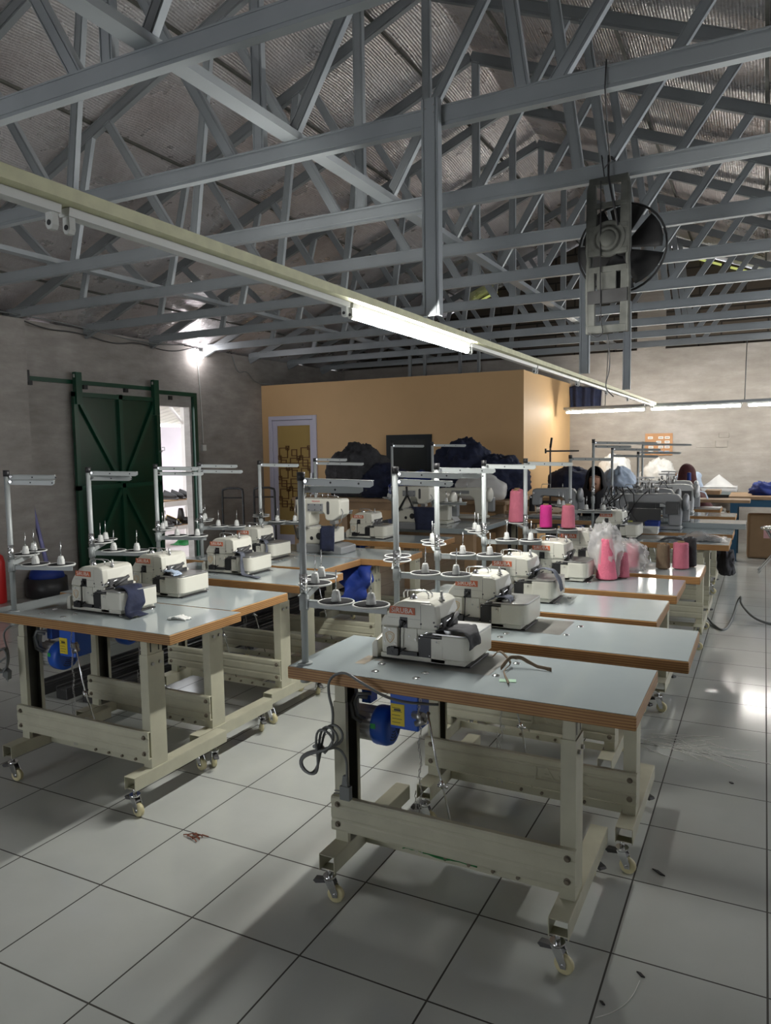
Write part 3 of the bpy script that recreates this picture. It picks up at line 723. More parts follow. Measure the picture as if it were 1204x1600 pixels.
ST=[(-1.327,2.0,.0,[(.60,.03,.26),(.575,.42,.2)],'white thread stand nearest the camera, clamped to the front table'),
 (-1.285,2.60,.06,[(.60,.10,.27),(.57,.02,.24)],'white thread stand on the second right table, long arms crossing'),
 (-1.335,3.13,.10,[(.60,.16,.27),(.575,.3,.2)],'white thread stand on the third right table'),
 (-1.31,3.70,.12,[(.60,.16,.27)],'white thread stand on the fourth right table'),
 (-1.25,4.26,.12,[(.60,.16,.27),(.585,2.9,.2)],'white thread stand on the fifth right table, yarn cones on its trays'),
 (-2.96,2.14,.25,[(.60,.55,.21),(.578,.38,.22)],'white thread stand at the left edge of the photo'),
 (-2.98,2.60,.25,[(.60,.42,.25),(.575,.55,.21)],'white thread stand in front of the green door'),
 (-3.13,3.21,.25,[(.605,.45,.25),(.575,.62,.27)],'white thread stand in front of the bright doorway, left one'),
 (-3.25,3.72,.25,[(.605,.45,.25),(.57,.5,.28)],'white thread stand in front of the bright doorway, right one'),
 (-3.07,4.12,.25,[(.60,.3,.28)],'white thread stand in front of the white framed door'),
 (-3.17,4.98,.2,[(.62,.2,.27),(.59,.25,.4)],'white thread stand left of the dark clothes heap, beyond the cylinder arm machine'),
 (-3.02,6.05,.2,[(.72,.2,.3)],'white thread stand before the dark window, left one'),
 (-2.62,6.05,.2,[(.72,.2,.3)],'white thread stand before the dark window, right one'),
 (-1.305,5.63,.12,[(.60,.2,.3)],'white thread stand right of the ochre room corner'),
 (-1.27,6.30,.0,[(.72,.05,.5),(.69,.2,.3)],'tall grey thread stand left of the notice board'),
 (-1.25,7.05,.0,[(.66,.05,.42),(.60,.1,.4)],'grey thread stand behind the seated woman, left of three'),
 (-1.13,7.80,.0,[(.62,.05,.4)],'grey thread stand near the notice board, middle of three'),
 (-1.20,8.60,.0,[(.70,.05,.5)],'grey thread stand near the notice board, furthest back')]
for i,(x,y,a0,arms,lb) in enumerate(ST):
    s=make_stand(lb); s.location=(x,y,TH)
    if arms[0][0]>.63:
        for o in list(s.children):
            if o.name.startswith('pole'): o.scale=(1,1,(arms[0][0]+.03)/.63)
    for z,az,L in arms: arm(s,z,az,L)
    noc=(i==4)
    if i<14:
        tray(s,.190,a0+.03,.30,(.12,.245),not noc); tray(s,.205,a0+1.95,.37,(.20,.325),not noc)

# ================================================================ OTHER MACHINES
def make_cylinder_arm(label,loc,rz=0,logo=True,vee=False):
    t=thing('coverstitch_machine',label,'sewing machine',loc,rz,'tall coverstitch machines')
    MB().prism([(0,0),(.36,0),(.36,.05),(.30,.062),(0,.062)],'y',0,.20).build('plinth','grey',t,bevel=.008)
    mb=MB(); mb.prism([(.02,.062),(.24,.062),(.28,.075),(.28,.17),(.03,.17),(.02,.16)],'y',.02,.18); lo=mb.build('lower_housing','white',t,bevel=.006)
    mb=MB()
    for x,z,r_ in ((.175,.115,.024),(.115,.10,.013),(.24,.155,.004),(.20,.155,.004)): mb.cyl((x,.019,z),(x,.03,z),r_,n=18)
    mb.build('ports','black',lo)
    MB().box(.005,.10,.0,.17,.168,.178).build('bed_plate','steel',lo,bevel=.002)
    prof=[(.0,.175),(.085,.175),(.098,.20),(.098,.262),(.11,.275),(.20,.275),(.215,.262),(.218,.235),(.232,.222),(.275,.222),(.30,.235),(.335,.262),(.338,.355),(.325,.368),(.0,.368),(-.01,.35),(-.01,.19)]
    mb=MB(); mb.prism(prof,'y',.03,.16); bo=mb.build('arm_body','white',t,bevel=.010)
    mb=MB(); mb.box(.085,.205,.022,.032,.285,.335)
    for x in (.097,.145,.193):
        for z in (.293,.327): mb.cyl((x,.019,z),(x,.023,z),.0035,n=8,m=1)
    mb.build('cover_plate',['grey','black'],bo)
    mb=MB(); mb.prism([(.234,.27),(.240,.264),(.248,.264),(.254,.27),(.254,.345),(.248,.352),(.240,.352),(.234,.345)],'y',.027,.032); mb.build('sight_window','darkgrey',bo)
    if logo: text_obj('lettering','PEGASUS',.013,'red',bo,(.15,.0285,.350),(PI/2,0,0),.0004,1.15)
    mb=MB(); mb.cyl((.262,.06,.225),(.262,.06,.175),.006,n=8).cyl((.275,.06,.225),(.275,.06,.18),.006,n=8).box(.25,.29,.04,.09,.198,.222).box(.245,.30,.05,.08,.168,.182); mb.build('needle_bar','steel',bo)
    mb=MB()
    for i,x in enumerate((.03,.07,.12,.165,.21,.26)): mb.cyl((x,.09,.368),(x,.09,.41-.01*(i%2)),.003,n=6)
    mb.tube([(.0,.07,.368),(.0,.07,.392),(.15,.07,.395),(.3,.07,.385),(.3,.07,.368)],.0025,6); mb.build('thread_posts','chrome',bo)
    mb=MB(); mb.tube([(.338,.05,.30),(.365,.02,.28),(.36,-.0,.22),(.32,.01,.185)],.003,6); mb.build('air_hose','cable',bo)
    mb=MB(); mb.lathe([(.0001,0),(.05,0),(.055,.01),(.055,.03),(.0001,.03)],(-.03,.10,.29),20,axis='x'); mb.build('handwheel','darkgrey',bo)
    if vee:
        mb=MB(); mb.tube([(.14,-.01,.37),(.15,-.02,.30),(.06,-.03,.15)],.010,6).tube([(.155,-.02,.29),(.21,-.03,.19)],.008,6); mb.build('black_bracket','black',t)
    return t
make_cylinder_arm('white cylinder arm coverstitch machine with red lettering, navy cloth at its needle',(-2.84,4.20,TH))
make_cylinder_arm('white coverstitch machine with black V bracket, below the dark clothes heap',(-2.86,5.18+.55,TH),0,False,True)
def make_lockstitch(label,loc,rz=0,mtl='white',long=.0):
    t=thing('lockstitch_machine',label,'sewing machine',loc,rz,'lockstitch machines')
    L=.46+long
    MB().prism([(0,.002),(L,.002),(L,.02),(L-.02,.028),(0,.028)],'y',0,.178).build('bed',mtl,t,bevel=.004)
    prof=[(L-.10,.028),(L-.005,.028),(L,.12),(L,.24),(L-.03,.285),(L-.1,.295),(.06,.285),(.035,.275),(.03,.25),(.03,.13),(.042,.122),(.095,.122),(.11,.135),(.115,.20),(.14,.215),(L-.15,.21),(L-.115,.19),(L-.105,.12)]
    mb=MB(); mb.prism(prof,'y',.045,.135); bo=mb.build('arm_body',mtl,t,bevel=.012)
    mb=MB(); mb.lathe([(.0001,0),(.05,0),(.068,.012),(.068,.034),(.05,.045),(.0001,.045)],(L+.005,.09,.225),24,axis='x'); mb.build('handwheel',mtl,bo)
    mb=MB(); mb.cyl((.07,.09,.125),(.07,.09,.035),.005,n=8).cyl((.088,.09,.125),(.088,.09,.04),.004,n=8).box(.058,.10,.075,.105,.030,.036).cyl((.03,.05,.20),(.01,.05,.20),.012,n=12).cyl((.05,.045,.24),(.05,.03,.24),.012,n=12); mb.build('presser_foot','chrome',bo)
    mb=MB(); mb.tube([(.12,.05,.29),(.13,.05,.33),(.20,.05,.33)],.003,6).cyl((.2,.09,.29),(.2,.09,.33),.004,n=6).cyl((.32,.09,.29),(.32,.09,.335),.004,n=6); mb.box(.18,.36,.042,.046,.235,.265,1); mb.build('thread_posts',['steel','grey'],bo)
    MB().box(L-.01,L+.05,.14,.20,.06,.20).build('motor_head','grey',t,bevel=.01)
    return t
make_lockstitch('white lockstitch machine on the wooden legged table, left one, partly behind the stand pole',(-3.02,5.98+.25,TH))
make_lockstitch('white lockstitch machine on the wooden legged table, right one, beside the wrapped bundle',(-2.86,6.60,TH+.02),0,'white',.06)
make_lockstitch('grey lockstitch machine in front of the seated woman',(-1.67-.38,7.06,TH),0,'grey')
g2=[(-1.15,6.42,0.0,'grey long arm machine beyond the white overlock, left end of the machine bank'),(-1.28,7.15,.03,'grey long arm machine in the middle of the machine bank'),(-1.18,7.95,.06,'pale grey machine of the bank, its head near the woman in maroon'),(-1.25,8.75,.06,'furthest machine of the bank, its top against the back wall')]
for gi,(x,y,dz,lb) in enumerate(g2):
    t=make_lockstitch(lb,(x,y,TH),0,'grey' if y<7.5 else 'alu',.10)
    MB().box(.16,.40,.02,.05,.05,.17).box(.18,.30,.03,.12,.028,.05).build('front_guard','darkgrey',t,bevel=.004)
    MB().box(.44,.54,-.01,.05,.13,.23).box(.455,.525,-.013,-.009,.17,.22).build('control_panel','whiteplastic' if gi%2 else 'darkgrey',t,bevel=.004)
    MB().cyl((.02,.20,.10),(.16,.20,.10),.03,n=14).box(.06,.10,.18,.22,.10,.24).build('puller','steel',t)
    mb=MB()
    for k_ in range(3):
        xx=random.uniform(.05,.40); rj=lambda a: random.uniform(-a,a)
        mb.tube(smooth_path([(xx,.06,.285),(xx+rj(.05),.0,.33+rj(.03)),(xx+rj(.12),-.02,.22+rj(.05)),(xx+rj(.12),-.015,.12+rj(.04)),(xx+rj(.1),-.01,.05)],2),.0035,5)
    mb.build('hoses','black',t)
    MB().cyl((.30,.09,.29),(.30,.09,.40),.006,n=8).box(.22,.38,.085,.095,.385,.40).cyl((.23,.09,.30),(.23,.09,.345),.016,n=10).cyl((.36,.09,.30),(.36,.09,.345),.016,n=10).build('tension_rack','steel',t)
    MB().box(-.09,-.01,.02,.10,.03,.20).cyl((-.05,.06,.2),(-.05,.06,.25),.02,n=12).build('air_regulator','grey',t,bevel=.006)
# cable looms and thread bits hanging around the machine bank
mb=MB()
for i in range(7):
    x=-1.12+random.uniform(-.05,.12); y=6.38+random.uniform(0,.06)
    mb.tube([(x,y,1.10),(x+random.uniform(-.08,.08),y-.03,1.04),(x+random.uniform(-.08,.1),y-.02,.95),(x+random.uniform(-.05,.1),y,.86)],.006,6)
mb.build('cable_loom','black',label='tangle of black cables on the grey long arm machine, left of the machine bank',cat='cables')
MB().cyl((-.99,6.28,.79),(-.99,6.28,.83),.045,n=16).build('oil_motor','tan',label='round olive motor cap right of the furthest white overlock machine',cat='motor')
def plain_box(name,label,cat,loc,sz,mt,bev=.006,rz=0,group=None):
    return MB().box(-sz[0]/2,sz[0]/2,-sz[1]/2,sz[1]/2,0,sz[2]).build(name,mt,loc=loc,rot=(0,0,rz),bevel=bev,label=label,cat=cat,group=group)
def crate(name,label,cat,loc,sz,mt,inner=None,rz=0,group=None,wall=.004):
    x,y,z=sz[0]/2,sz[1]/2,sz[2]
    mb=MB(); mb.box(-x,x,-y,y,0,wall).box(-x,x,-y,-y+wall,wall,z).box(-x,x,y-wall,y,wall,z).box(-x,-x+wall,-y+wall,y-wall,wall,z).box(x-wall,x,-y+wall,y-wall,wall,z)
    mb.box(-x-.004,x+.004,-y-.004,-y,z-.02,z).box(-x-.004,x+.004,y,y+.004,z-.02,z)
    return mb.build(name,mt,loc=loc,rot=(0,0,rz),label=label,cat=cat,group=group)
crate('parts_bin','small blue open bin beside the machine bank','bin',(-.80,6.36,TH),(.10,.14,.075),'royal')
crate('parts_bin','small white open tray beside the blue bin on the machine bank','bin',(-.79,6.14,TH+.0),(.12,.10,.05),'whiteplastic')
crate('parts_bin','blue open bin on the bank beside the woman in maroon','bin',(-.72,7.30,TH),(.16,.14,.07),'bluesteel')

# oil bottle / filter unit at the cylinder arm machine
t=thing('air_filter','black bottle with white label on a stem, left of the cylinder arm machine','air filter',(-2.90,4.36,TH))
MB().lathe([(.0001,.26),(.034,.26),(.036,.265),(.036,.36),(.032,.368),(.018,.37),(.018,.415),(.0001,.415)],(0,0,0),18).build('bottle','black',t)
MB().lathe([(.0365,.285),(.0367,.286),(.0367,.35),(.0365,.351)],(0,0,0),18).build('label','paper',t,label='white bottle label')
MB().cyl((0,0,0),(0,0,.26),.010,n=10).cyl((0,0,.2),(0,0,.25),.02,n=12).box(-.03,.03,-.02,.02,.08,.15).cyl((-.02,-.03,.22),(.0,-.01,.22),.016,n=10).build('stem','steel',t)
MB().tube([(.0,.0,.25),(-.05,-.02,.18),(-.04,.0,.08),(.02,.02,.02)],.004,6).tube([(.0,.0,.2),(.05,-.02,.15),(.03,.0,.06)],.004,6).build('hose','cable',t)

# ================================================================ CLOTH SCRAPS
def strip(name,label,pts,w,mt,wdir=(0,1,0),group=None,amp=.008,seed=1,n=6,cat='fabric scrap'):
    wd=Vector(wdir).normalized(); P=[Vector(p) for p in pts]
    # resample
    Q=[]
    for i in range(len(P)-1):
        for k_ in range(5): Q.append(P[i].lerp(P[i+1],k_/5))
    Q.append(P[-1])
    for _ in range(2): Q=[Q[0]]+[(Q[i-1]+Q[i]*2+Q[i+1])/4 for i in range(1,len(Q)-1)]+[Q[-1]]
    nu=len(Q)-1
    def fn(u,v):
        i=min(int(round(u*nu)),nu); q=Q[i]
        return q+wd*((v-.5)*w*(1+.25*noise.noise(Vector((u*3,seed,0)))))+Vector((noise.noise(Vector((u*4,v*3,seed)))*amp,noise.noise(Vector((u*4,v*3,seed+9)))*amp*.5,abs(noise.noise(Vector((u*5,v*4,seed+5))))*amp))
    mb=MB(); mb.grid(fn,nu,n)
    return mb.build(name,mt,solid=.003,label=label,cat=cat,group=group)
def on(i,u,y,z): return (OV[i][0]+u,OV[i][1]+y,TH+z)
strip('fabric_scrap','charcoal cloth scrap hanging over the bed of the nearest overlock machine',[on(0,.20,.05,.112),on(0,.26,.05,.120),on(0,.305,.04,.118),on(0,.322,.02,.108),on(0,.335,.0,.075)],.10,'charcoal',seed=2)
strip('fabric_scrap','small black trimming crumpled at the needle of the second right machine',[on(1,.17,.02,.108),on(1,.21,.02,.128),on(1,.25,.03,.122),on(1,.262,.02,.108)],.06,'greycloth',seed=3)
strip('fabric_scrap','navy strip arching off the bed of the third right machine',[on(2,.19,.05,.112),on(2,.25,.06,.150),on(2,.31,.05,.145),on(2,.345,.03,.09),on(2,.35,.03,.06)],.05,'greycloth',seed=4)
strip('fabric_scrap','navy cloth draped off the bed of the leftmost machine onto the table',[on(5,.24,.08,.112),on(5,.29,.07,.120),on(5,.335,.06,.10),on(5,.345,.04,.05),on(5,.35,.02,.012),on(5,.40,.01,.006)],.10,'navy',seed=5,amp=.016)
strip('fabric_scrap','pale blue tape crumpled on the bed of the second left machine',[on(6,.17,.03,.112),on(6,.23,.03,.124),on(6,.28,.02,.118),on(6,.30,.0,.112)],.05,'palecloth',seed=6,amp=.015)
strip('fabric_scrap','long slate strip hanging off the third left machine to the table',[on(7,.16,.03,.116),on(7,.24,.02,.126),on(7,.265,.0,.115),on(7,.272,-.015,.06),on(7,.275,-.02,.008),on(7,.33,-.03,.004),on(7,.42,-.06,.004)],.035,'greycloth',seed=7)
strip('fabric_scrap','slate strip hanging off the fourth left machine',[on(8,.16,.03,.116),on(8,.24,.02,.126),on(8,.275,.0,.10),on(8,.28,-.015,.05),on(8,.28,-.02,.006)],.035,'greycloth',seed=8)
strip('fabric_scrap','navy pocket piece hanging from the needle of the cylinder arm machine',[(-2.585,4.21,TH+.185),(-2.56,4.16,TH+.19),(-2.55,4.14,TH+.15),(-2.55,4.13,TH+.03)],.10,'navy',wdir=(1,.1,0),seed=9)
strip('fabric_scrap','navy cloth hanging beside the black V bracket machine',[(-2.60,5.72,TH+.19),(-2.56,5.70,TH+.20),(-2.52,5.66,TH+.16),(-2.50,5.64,TH+.01)],.20,'navy',wdir=(1,.1,0),seed=10)
strip('fabric_scrap','white cloth sheet peaking under the needle of the right lockstitch machine',[(-2.82,6.58,TH+.004),(-2.74,6.56,TH+.06),(-2.68,6.54,TH+.115),(-2.62,6.52,TH+.06),(-2.56,6.50,TH+.004)],.16,'lightcloth',seed=11)
strip('fabric_scrap','black scrap lying flat on the table with the clear bag',[(-.66,5.70,TH+.004),(-.60,5.70,TH+.022),(-.54,5.71,TH+.018),(-.50,5.72,TH+.004)],.10,'blackcloth',seed=12)
strip('fabric_scrap','royal blue cloth hanging under the fifth left table',[(-2.34,4.125,.70),(-2.31,4.06,.66),(-2.26,4.04,.58),(-2.30,4.03,.50),(-2.36,4.03,.44)],.20,'royal',wdir=(1,.2,.2),seed=13,amp=.05)
strip('fabric_scrap','dark cloth scraps among the cones on the fifth right table',[(-.80,4.42,TH+.004),(-.72,4.43,TH+.05),(-.65,4.41,TH+.03),(-.60,4.40,TH+.006)],.10,'charcoal',seed=14,amp=.03)
strip('fabric_scrap','crumpled white paper scrap on the leftmost table',[(-2.20,2.31,TH+.003),(-2.175,2.32,TH+.012),(-2.15,2.325,TH+.010),(-2.12,2.33,TH+.003)],.04,'paper',seed=15,amp=.010,cat='paper scrap')
strip('fabric_scrap','khaki cord curled on the nearest table, lying across its right half',[(-.76,2.23,TH+.03),(-.745,2.26,TH+.045),(-.70,2.24,TH+.012),(-.705,2.17,TH+.008),(-.68,2.11,TH+.006),(-.655,2.06,TH+.006)],.012,'brownyarn',seed=16,amp=.004,n=2,cat='cord')
strip('fabric_scrap','second khaki cord on the nearest table, curling to the right',[(-.72,2.19,TH+.008),(-.71,2.245,TH+.03),(-.675,2.255,TH+.03),(-.63,2.25,TH+.01),(-.575,2.245,TH+.006)],.012,'brownyarn',wdir=(0,0,1),seed=17,amp=.004,n=2,cat='cord')
MB().box(-.025,.025,-.014,.014,0,.0012).build('green_tag','palegreen',loc=(-.67,2.10,TH+.0005),rot=(0,0,.3),label='small pale green tag beside the khaki cord',cat='tag')
# power lead of the nearest table, coiled over its front edge
x0,y0=RIGHT[0]
mb=MB(); q=[(x0-.60,y0+.10,.66),(x0-.70,y0-.01,.69),(x0-.80,y0-.035,.745),(x0-.87,y0-.012,.765),(x0-.915,y0-.03,.74),(x0-.91,y0-.04,.69),(x0-.90,y0-.03,.64),(x0-.905,y0-.03,.58),(x0-.90,y0-.03,.54),(x0-.93,y0-.04,.50)]
mb.tube(smooth_path(q),.0045,8)
for k_ in range(3):
    a=.85+.09*k_; c=Vector((x0-.945,y0-.035-.012*k_,.508)); d=Vector((math.cos(a),0,math.sin(a))); n_=Vector((-d.z,0,d.x))
    loop=[c+d*(.105-.012*k_)*math.sin(th)+n_*.030*math.sin(2*th) for th in [2*PI*i/36 for i in range(36)]]
    mb.tube(loop,.0042,6,closed=True)
mb.tube([(x0-.955,y0-.06,.525),(x0-.955,y0-.02,.515),(x0-.94,y0-.02,.50),(x0-.94,y0-.06,.51)],.006,6)
mb.tube(smooth_path([(x0-.93,y0-.04,.51),(x0-.89,y0-.02,.52),(x0-.87,y0-.005,.48),(x0-.875,y0+.005,.43),(x0-.88,y0+.01,.39)]),.0042,6)
mb.build('power_lead','cable',label='grey power lead looped over the front edge of the nearest table',cat='power lead')
pl=bpy.data.objects['power_lead']
m2=MB(); m2.box(-.018,.018,-.02,.0,-.03,.015).prism([(-.012,.015),(.012,.015),(.007,.05),(-.007,.05)],'y',-.018,-.004).cyl((-.018,-.01,-.005),(-.042,-.01,-.008),.0024,n=6).cyl((-.018,-.015,-.012),(-.042,-.015,-.015),.0024,n=6)
m2.build('plug','cable',pl,loc=(x0-.885,y0+.022,.365),bevel=.003)
x0,y0=LEFT[0]
mb=MB(); mb.tube(smooth_path([(x0-.85,y0+.13,.69),(x0-.95,y0+.05,.70),(x0-1.02,y0+.03,.66),(x0-1.01,y0+.03,.60),(x0-.97,y0+.02,.56),(x0-1.0,y0+.0,.53),(x0-1.05,y0+.0,.50),(x0-1.3,y0+.05,.47),(x0-1.6,y0+.2,.44)]),.0045,6)
for k_ in range(3):
    c=Vector((x0-1.0+.01*k_,y0+.0-.012*k_,.54)); loop=[c+Vector((.05*math.sin(th),.01*math.cos(th),.045*math.cos(th)+.01*math.sin(2*th))) for th in [2*PI*i/24 for i in range(24)]]; mb.tube(loop,.0042,6,closed=True)
mb.build('power_lead','cable',label='grey power lead knotted under the left end of the leftmost table',cat='power lead')
MB().box(-.018,.018,-.02,.0,-.03,.015).cyl((-.005,-.01,-.03),(-.005,-.01,-.05),.0024,n=6).cyl((.005,-.01,-.03),(.005,-.01,-.05),.0024,n=6).build('plug','cable',[o for o in COL.objects if o.name.startswith('power_lead')][-1],loc=(x0-.95,y0+.0,.49),rot=(.2,.4,0),bevel=.003)

# ================================================================ YARN CONES
def yarn(label,loc,r0,r1,h,mt,group='yarn cones'):
    t=thing('yarn_cone',label,'yarn cone',loc,random.random(),group)
    pr=[(r0*.82,.004),(r0*.97,.006)]; n=int(h/.006)
    for i in range(n+1):
        u=i/n; pr.append((r0+(r1-r0)*u+(.0008 if i%2 else 0),.008+(h-.012)*u))
    pr+=[(r1*.8,h),(.0001,h)]
    MB().lathe(pr,(0,0,0),22).build('yarn',mt,t)
    MB().lathe([(r1*.42,h*.9),(r1*.5,h+.006),(r1*.42,h+.008),(r1*.3,h+.002),(.0001,h)],(0,0,0),12).build('tube_core','card' if mt!='blackyarn' else 'black',t)
    MB().lathe([(.0001,0),(r0*.7,0),(r0*.7,.005),(.0001,.005)],(0,0,0),12).build('tube_foot','card',t)
    return t
yarn('tall pink yarn cone half wrapped in clear plastic',(-.721,3.94,TH),.054,.028,.215,'pinky')
yarn('small rose yarn cone in front of the plastic bags',(-.655,4.02,TH),.038,.027,.135,'pinkd')
yarn('pink yarn cone right behind the small rose one',(-.655,4.36,TH),.038,.031,.145,'pinky')
yarn('khaki brown yarn cone on the fifth right table',(-.495,4.40,TH),.038,.033,.14,'brownyarn')
yarn('fat pink yarn cone right of the khaki one',(-.405,4.43,TH),.044,.040,.15,'pinkd')
yarn('black yarn cone behind the fat pink one',(-.365,4.53,TH),.036,.033,.165,'blackyarn')
sz=TH+.222
yarn('magenta yarn cone on a thread stand tray',(-1.13,4.27,sz),.036,.033,.135,'magenta')
yarn('pale rose yarn cone on a thread stand tray, right of the magenta one',(-1.005,4.29,sz),.040,.034,.135,'pinkd')
yarn('dusty rose yarn cone standing high behind the magenta one, left',(-1.37,4.46,sz+.005),.045,.034,.20,'pinkd')
yarn('dusty rose yarn cone standing high behind the magenta one, right',(-1.41,4.62,sz+.005),.045,.036,.20,'pinkd')
yarn('small black yarn cone on the brown table left of the seated woman',(-2.28,7.55,TH+.01),.032,.026,.17,'blackyarn')
yarn('second small black yarn cone on the brown table, nearer the seated woman',(-2.16,7.60,TH+.01),.032,.026,.17,'blackyarn')
t=thing('thread_stand','thin dark thread stand on the brown table, before the bright ochre side wall','thread stand',(-2.02,7.80,.77))
MB().cyl((0,0,0),(0,0,.70),.009,n=10).cyl((0,0,0),(0,0,.012),.03,n=14).build('pole','darkgrey',t)
MB().cyl((0,0,.66),(.015,0,.765),.012,n=10).build('cap','black',t)
MB().box(-.05,.30,-.006,.006,.615,.632).cyl((-.05,0,.60),(-.05,0,.65),.01,n=8).build('thread_arm','darkgrey',t)
# plastic bags
mb=MB(); mb.blob((0,0,.13),(.085,.075,.165),.35,2.2,3,30,flat=.004,ridge=.25); mb.build('plastic_bag','plastic',loc=(-.735,3.985,TH),label='clear plastic bag crumpled around the tall pink cone',cat='plastic bag',fix=False)
mb=MB(); mb.blob((0,0,.08),(.10,.08,.10),.35,2.2,8,30,flat=.004,ridge=.25); mb.build('plastic_bag','plastic',loc=(-.66,4.28,TH),label='low clear plastic bag behind the small rose cone',cat='plastic bag',fix=False)
def sheet(name,label,cat,loc,sx,sy,h,mt,seed,amp=.02,solid=.002):
    def fn(u,v):
        x=(u-.5)*sx;y=(v-.5)*sy; k_=(1-abs(u-.5)*2)*(1-abs(v-.5)*2)
        return (x+noise.noise(Vector((u*3,v*3,seed)))*amp,y+noise.noise(Vector((u*3,v*3,seed+4)))*amp,.003+h*k_*(1+.8*noise.noise(Vector((u*4,v*4,seed+8))))+abs(noise.noise(Vector((u*7,v*7,seed))))*amp*.6)
    mb=MB(); mb.grid(fn,20,16); return mb.build(name,mt,loc=loc,solid=solid,label=label,cat=cat)
t=thing('packed_garment','dark garment in a clear bag on the table beyond the yarn cones','packed garment',(-.38,5.84,TH))
b_=sheet('garment','', '',(0.02,0,0),.20,.22,.03,'charcoal',3); b_.parent=t; b_['label']='dark folded garment'
if 'category' in b_: del b_['category']
b_=sheet('clear_bag','', '',(-.02,0,.002),.34,.30,.065,'plastic',5,.03,0); b_.parent=t
for o in t.children:
    for k_ in ('category',):
        if k_ in o: del o[k_]
    if o.get('label')=='' : del o['label']

# ================================================================ OCHRE ROOM
PX0,PX1,PY,PZ=XL,-2.754,9.30,2.42
DX0,DX1,DZ=-6.72,-5.87,1.95
w=MB(); w.box(PX0,DX0,PY,PY+.08,0,PZ).box(DX1,PX1,PY,PY+.08,0,PZ).box(DX0,DX1,PY,PY+.08,DZ,PZ)
struct('wall_partition_front',w,'yellowwall')
struct('wall_partition_side',MB().box(PX1-.08,PX1,PY+.08,YB,0,PZ-.003),'yellowwall')
struct('wall_partition_inner',MB().box(PX0,-5.0,10.9,10.97,0,PZ),'yellowwall')
d=struct('door_1',MB().box(DX0-.0,DX0+.06,PY-.025,PY+.09,0,DZ).box(DX1-.06,DX1,PY-.025,PY+.09,0,DZ).box(DX0+.06,DX1-.06,PY-.025,PY+.09,DZ-.06,DZ),'doorwhite',bevel=.004)
lx0,lx1=DX0+.064,DX1-.064
mb=MB(); mb.box(lx0,lx0+.075,PY,PY+.04,.01,DZ-.064).box(lx1-.06,lx1,PY,PY+.04,.01,DZ-.064).box(lx0+.075,lx1-.06,PY,PY+.04,DZ-.145,DZ-.064).box(lx0+.075,lx1-.06,PY,PY+.04,.01,.16)
leaf=mb.build('leaf','doorwhite',d,bevel=.003)
MB().box(lx0+.07,lx1-.055,PY+.016,PY+.022,.15,DZ-.14).build('glass_pane','glass',leaf)
mb=MB(); gx0,gx1=lx0+.075,lx1-.06
def bar(x0,x1,z0,z1): mb.box(x0-.007,x1+.007,PY+.008,PY+.0155,z0-.007,z1+.007)
def sq(cx,cz,s): bar(cx-s,cx+s,cz-s,cz-s);bar(cx-s,cx+s,cz+s,cz+s);bar(cx-s,cx-s,cz-s,cz+s);bar(cx+s,cx+s,cz-s,cz+s)
pw=(gx1-gx0)
for r_ in range(6):
    for c_ in range(3):
        cx=gx0+pw*(.17+.33*c_); cz=1.40-.155*r_
        sq(cx,cz,.072) if (r_+c_)%2==0 else sq(cx,cz,.045)
        if (r_+c_)%2==0: sq(cx+.072,cz+.072,.026); sq(cx-.072,cz-.072,.026)
for r_ in range(7): bar(gx0,gx1,1.40-.155*r_+.0,1.40-.155*r_+.0) if r_%2 else None
mb.build('lattice','lattice',leaf,label='brown square lattice on the door glass')
MB().box(lx1-.045,lx1-.015,PY-.035,PY,.98,1.10).build('handle','chrome',leaf)
wn=struct('window_1',MB().box(-4.72,-4.65,PY-.02,PY+.0,.75,1.63).box(-4.10,-4.03,PY-.02,PY,.75,1.63).box(-4.65,-4.10,PY-.02,PY,1.56,1.63).box(-4.65,-4.10,PY-.02,PY,.75,.82),'windark')
MB().box(-4.65,-4.10,PY-.008,PY-.002,.82,1.56).build('pane','pane',wn)

# ================================================================ SLIDING GREEN DOOR
XD=XL+.055
d=struct('door_2',MB().box(XD-.02,XD+.01,5.80,7.02,.04,2.10),'greendoor')
mb=MB()
for y in (5.74,6.38,6.98): mb.box(XD+.01,XD+.05,y,y+.055,.02,2.12)
for z in (.02,1.03,2.065): mb.box(XD+.01,XD+.05,5.74,7.035,z,z+.05)
mb.build('frame','greenframe',d)
def yz_bar(p0,p1,w_,x0,x1):
    p0=Vector(p0);p1=Vector(p1);t_=(p1-p0).normalized();n_=Vector((-t_.y,t_.x))*w_/2
    return [tuple(p0-n_),tuple(p1-n_),tuple(p1+n_),tuple(p0+n_)]
for a,b_ in (((5.80,2.06),(6.40,1.07)),((6.98,2.06),(6.42,1.07)),((5.80,.07),(6.40,1.04)),((6.98,.07),(6.42,1.04))):
    MB().prism(yz_bar(a,b_,.045,0,0),'x',XD+.012,XD+.045).build('brace','greenframe',d)
mb=MB(); mb.box(XD+.02,XD+.075,5.76,5.84,1.98,2.33).box(XD+.02,XD+.075,6.93,7.01,1.90,2.33); mb.build('hanger','greenframe',d)
mb=MB()
for y in (5.80,6.97): mb.lathe([(.0001,-.012),(.045,-.012),(.045,.012),(.0001,.012)],(XD+.045,y,2.29),16,axis='x')
mb.build('roller','steel',d)
mb=MB(); mb.box(XL+.012,XL+.05,5.22,7.05,2.205,2.25)
for y in (5.24,5.95,6.55): mb.box(XL,XL+.035,y,y+.05,2.16,2.235,1)
mb.box(XL,XL+.06,5.20,5.24,2.19,2.31,1)
struct('trim_20',mb,['greenframe','black'])
mb=MB(); mb.box(XL,XL+.05,7.73,7.79,0,2.22).box(XL,XL+.05,7.03,7.73,2.17,2.22); struct('door_3',mb,'greenframe')
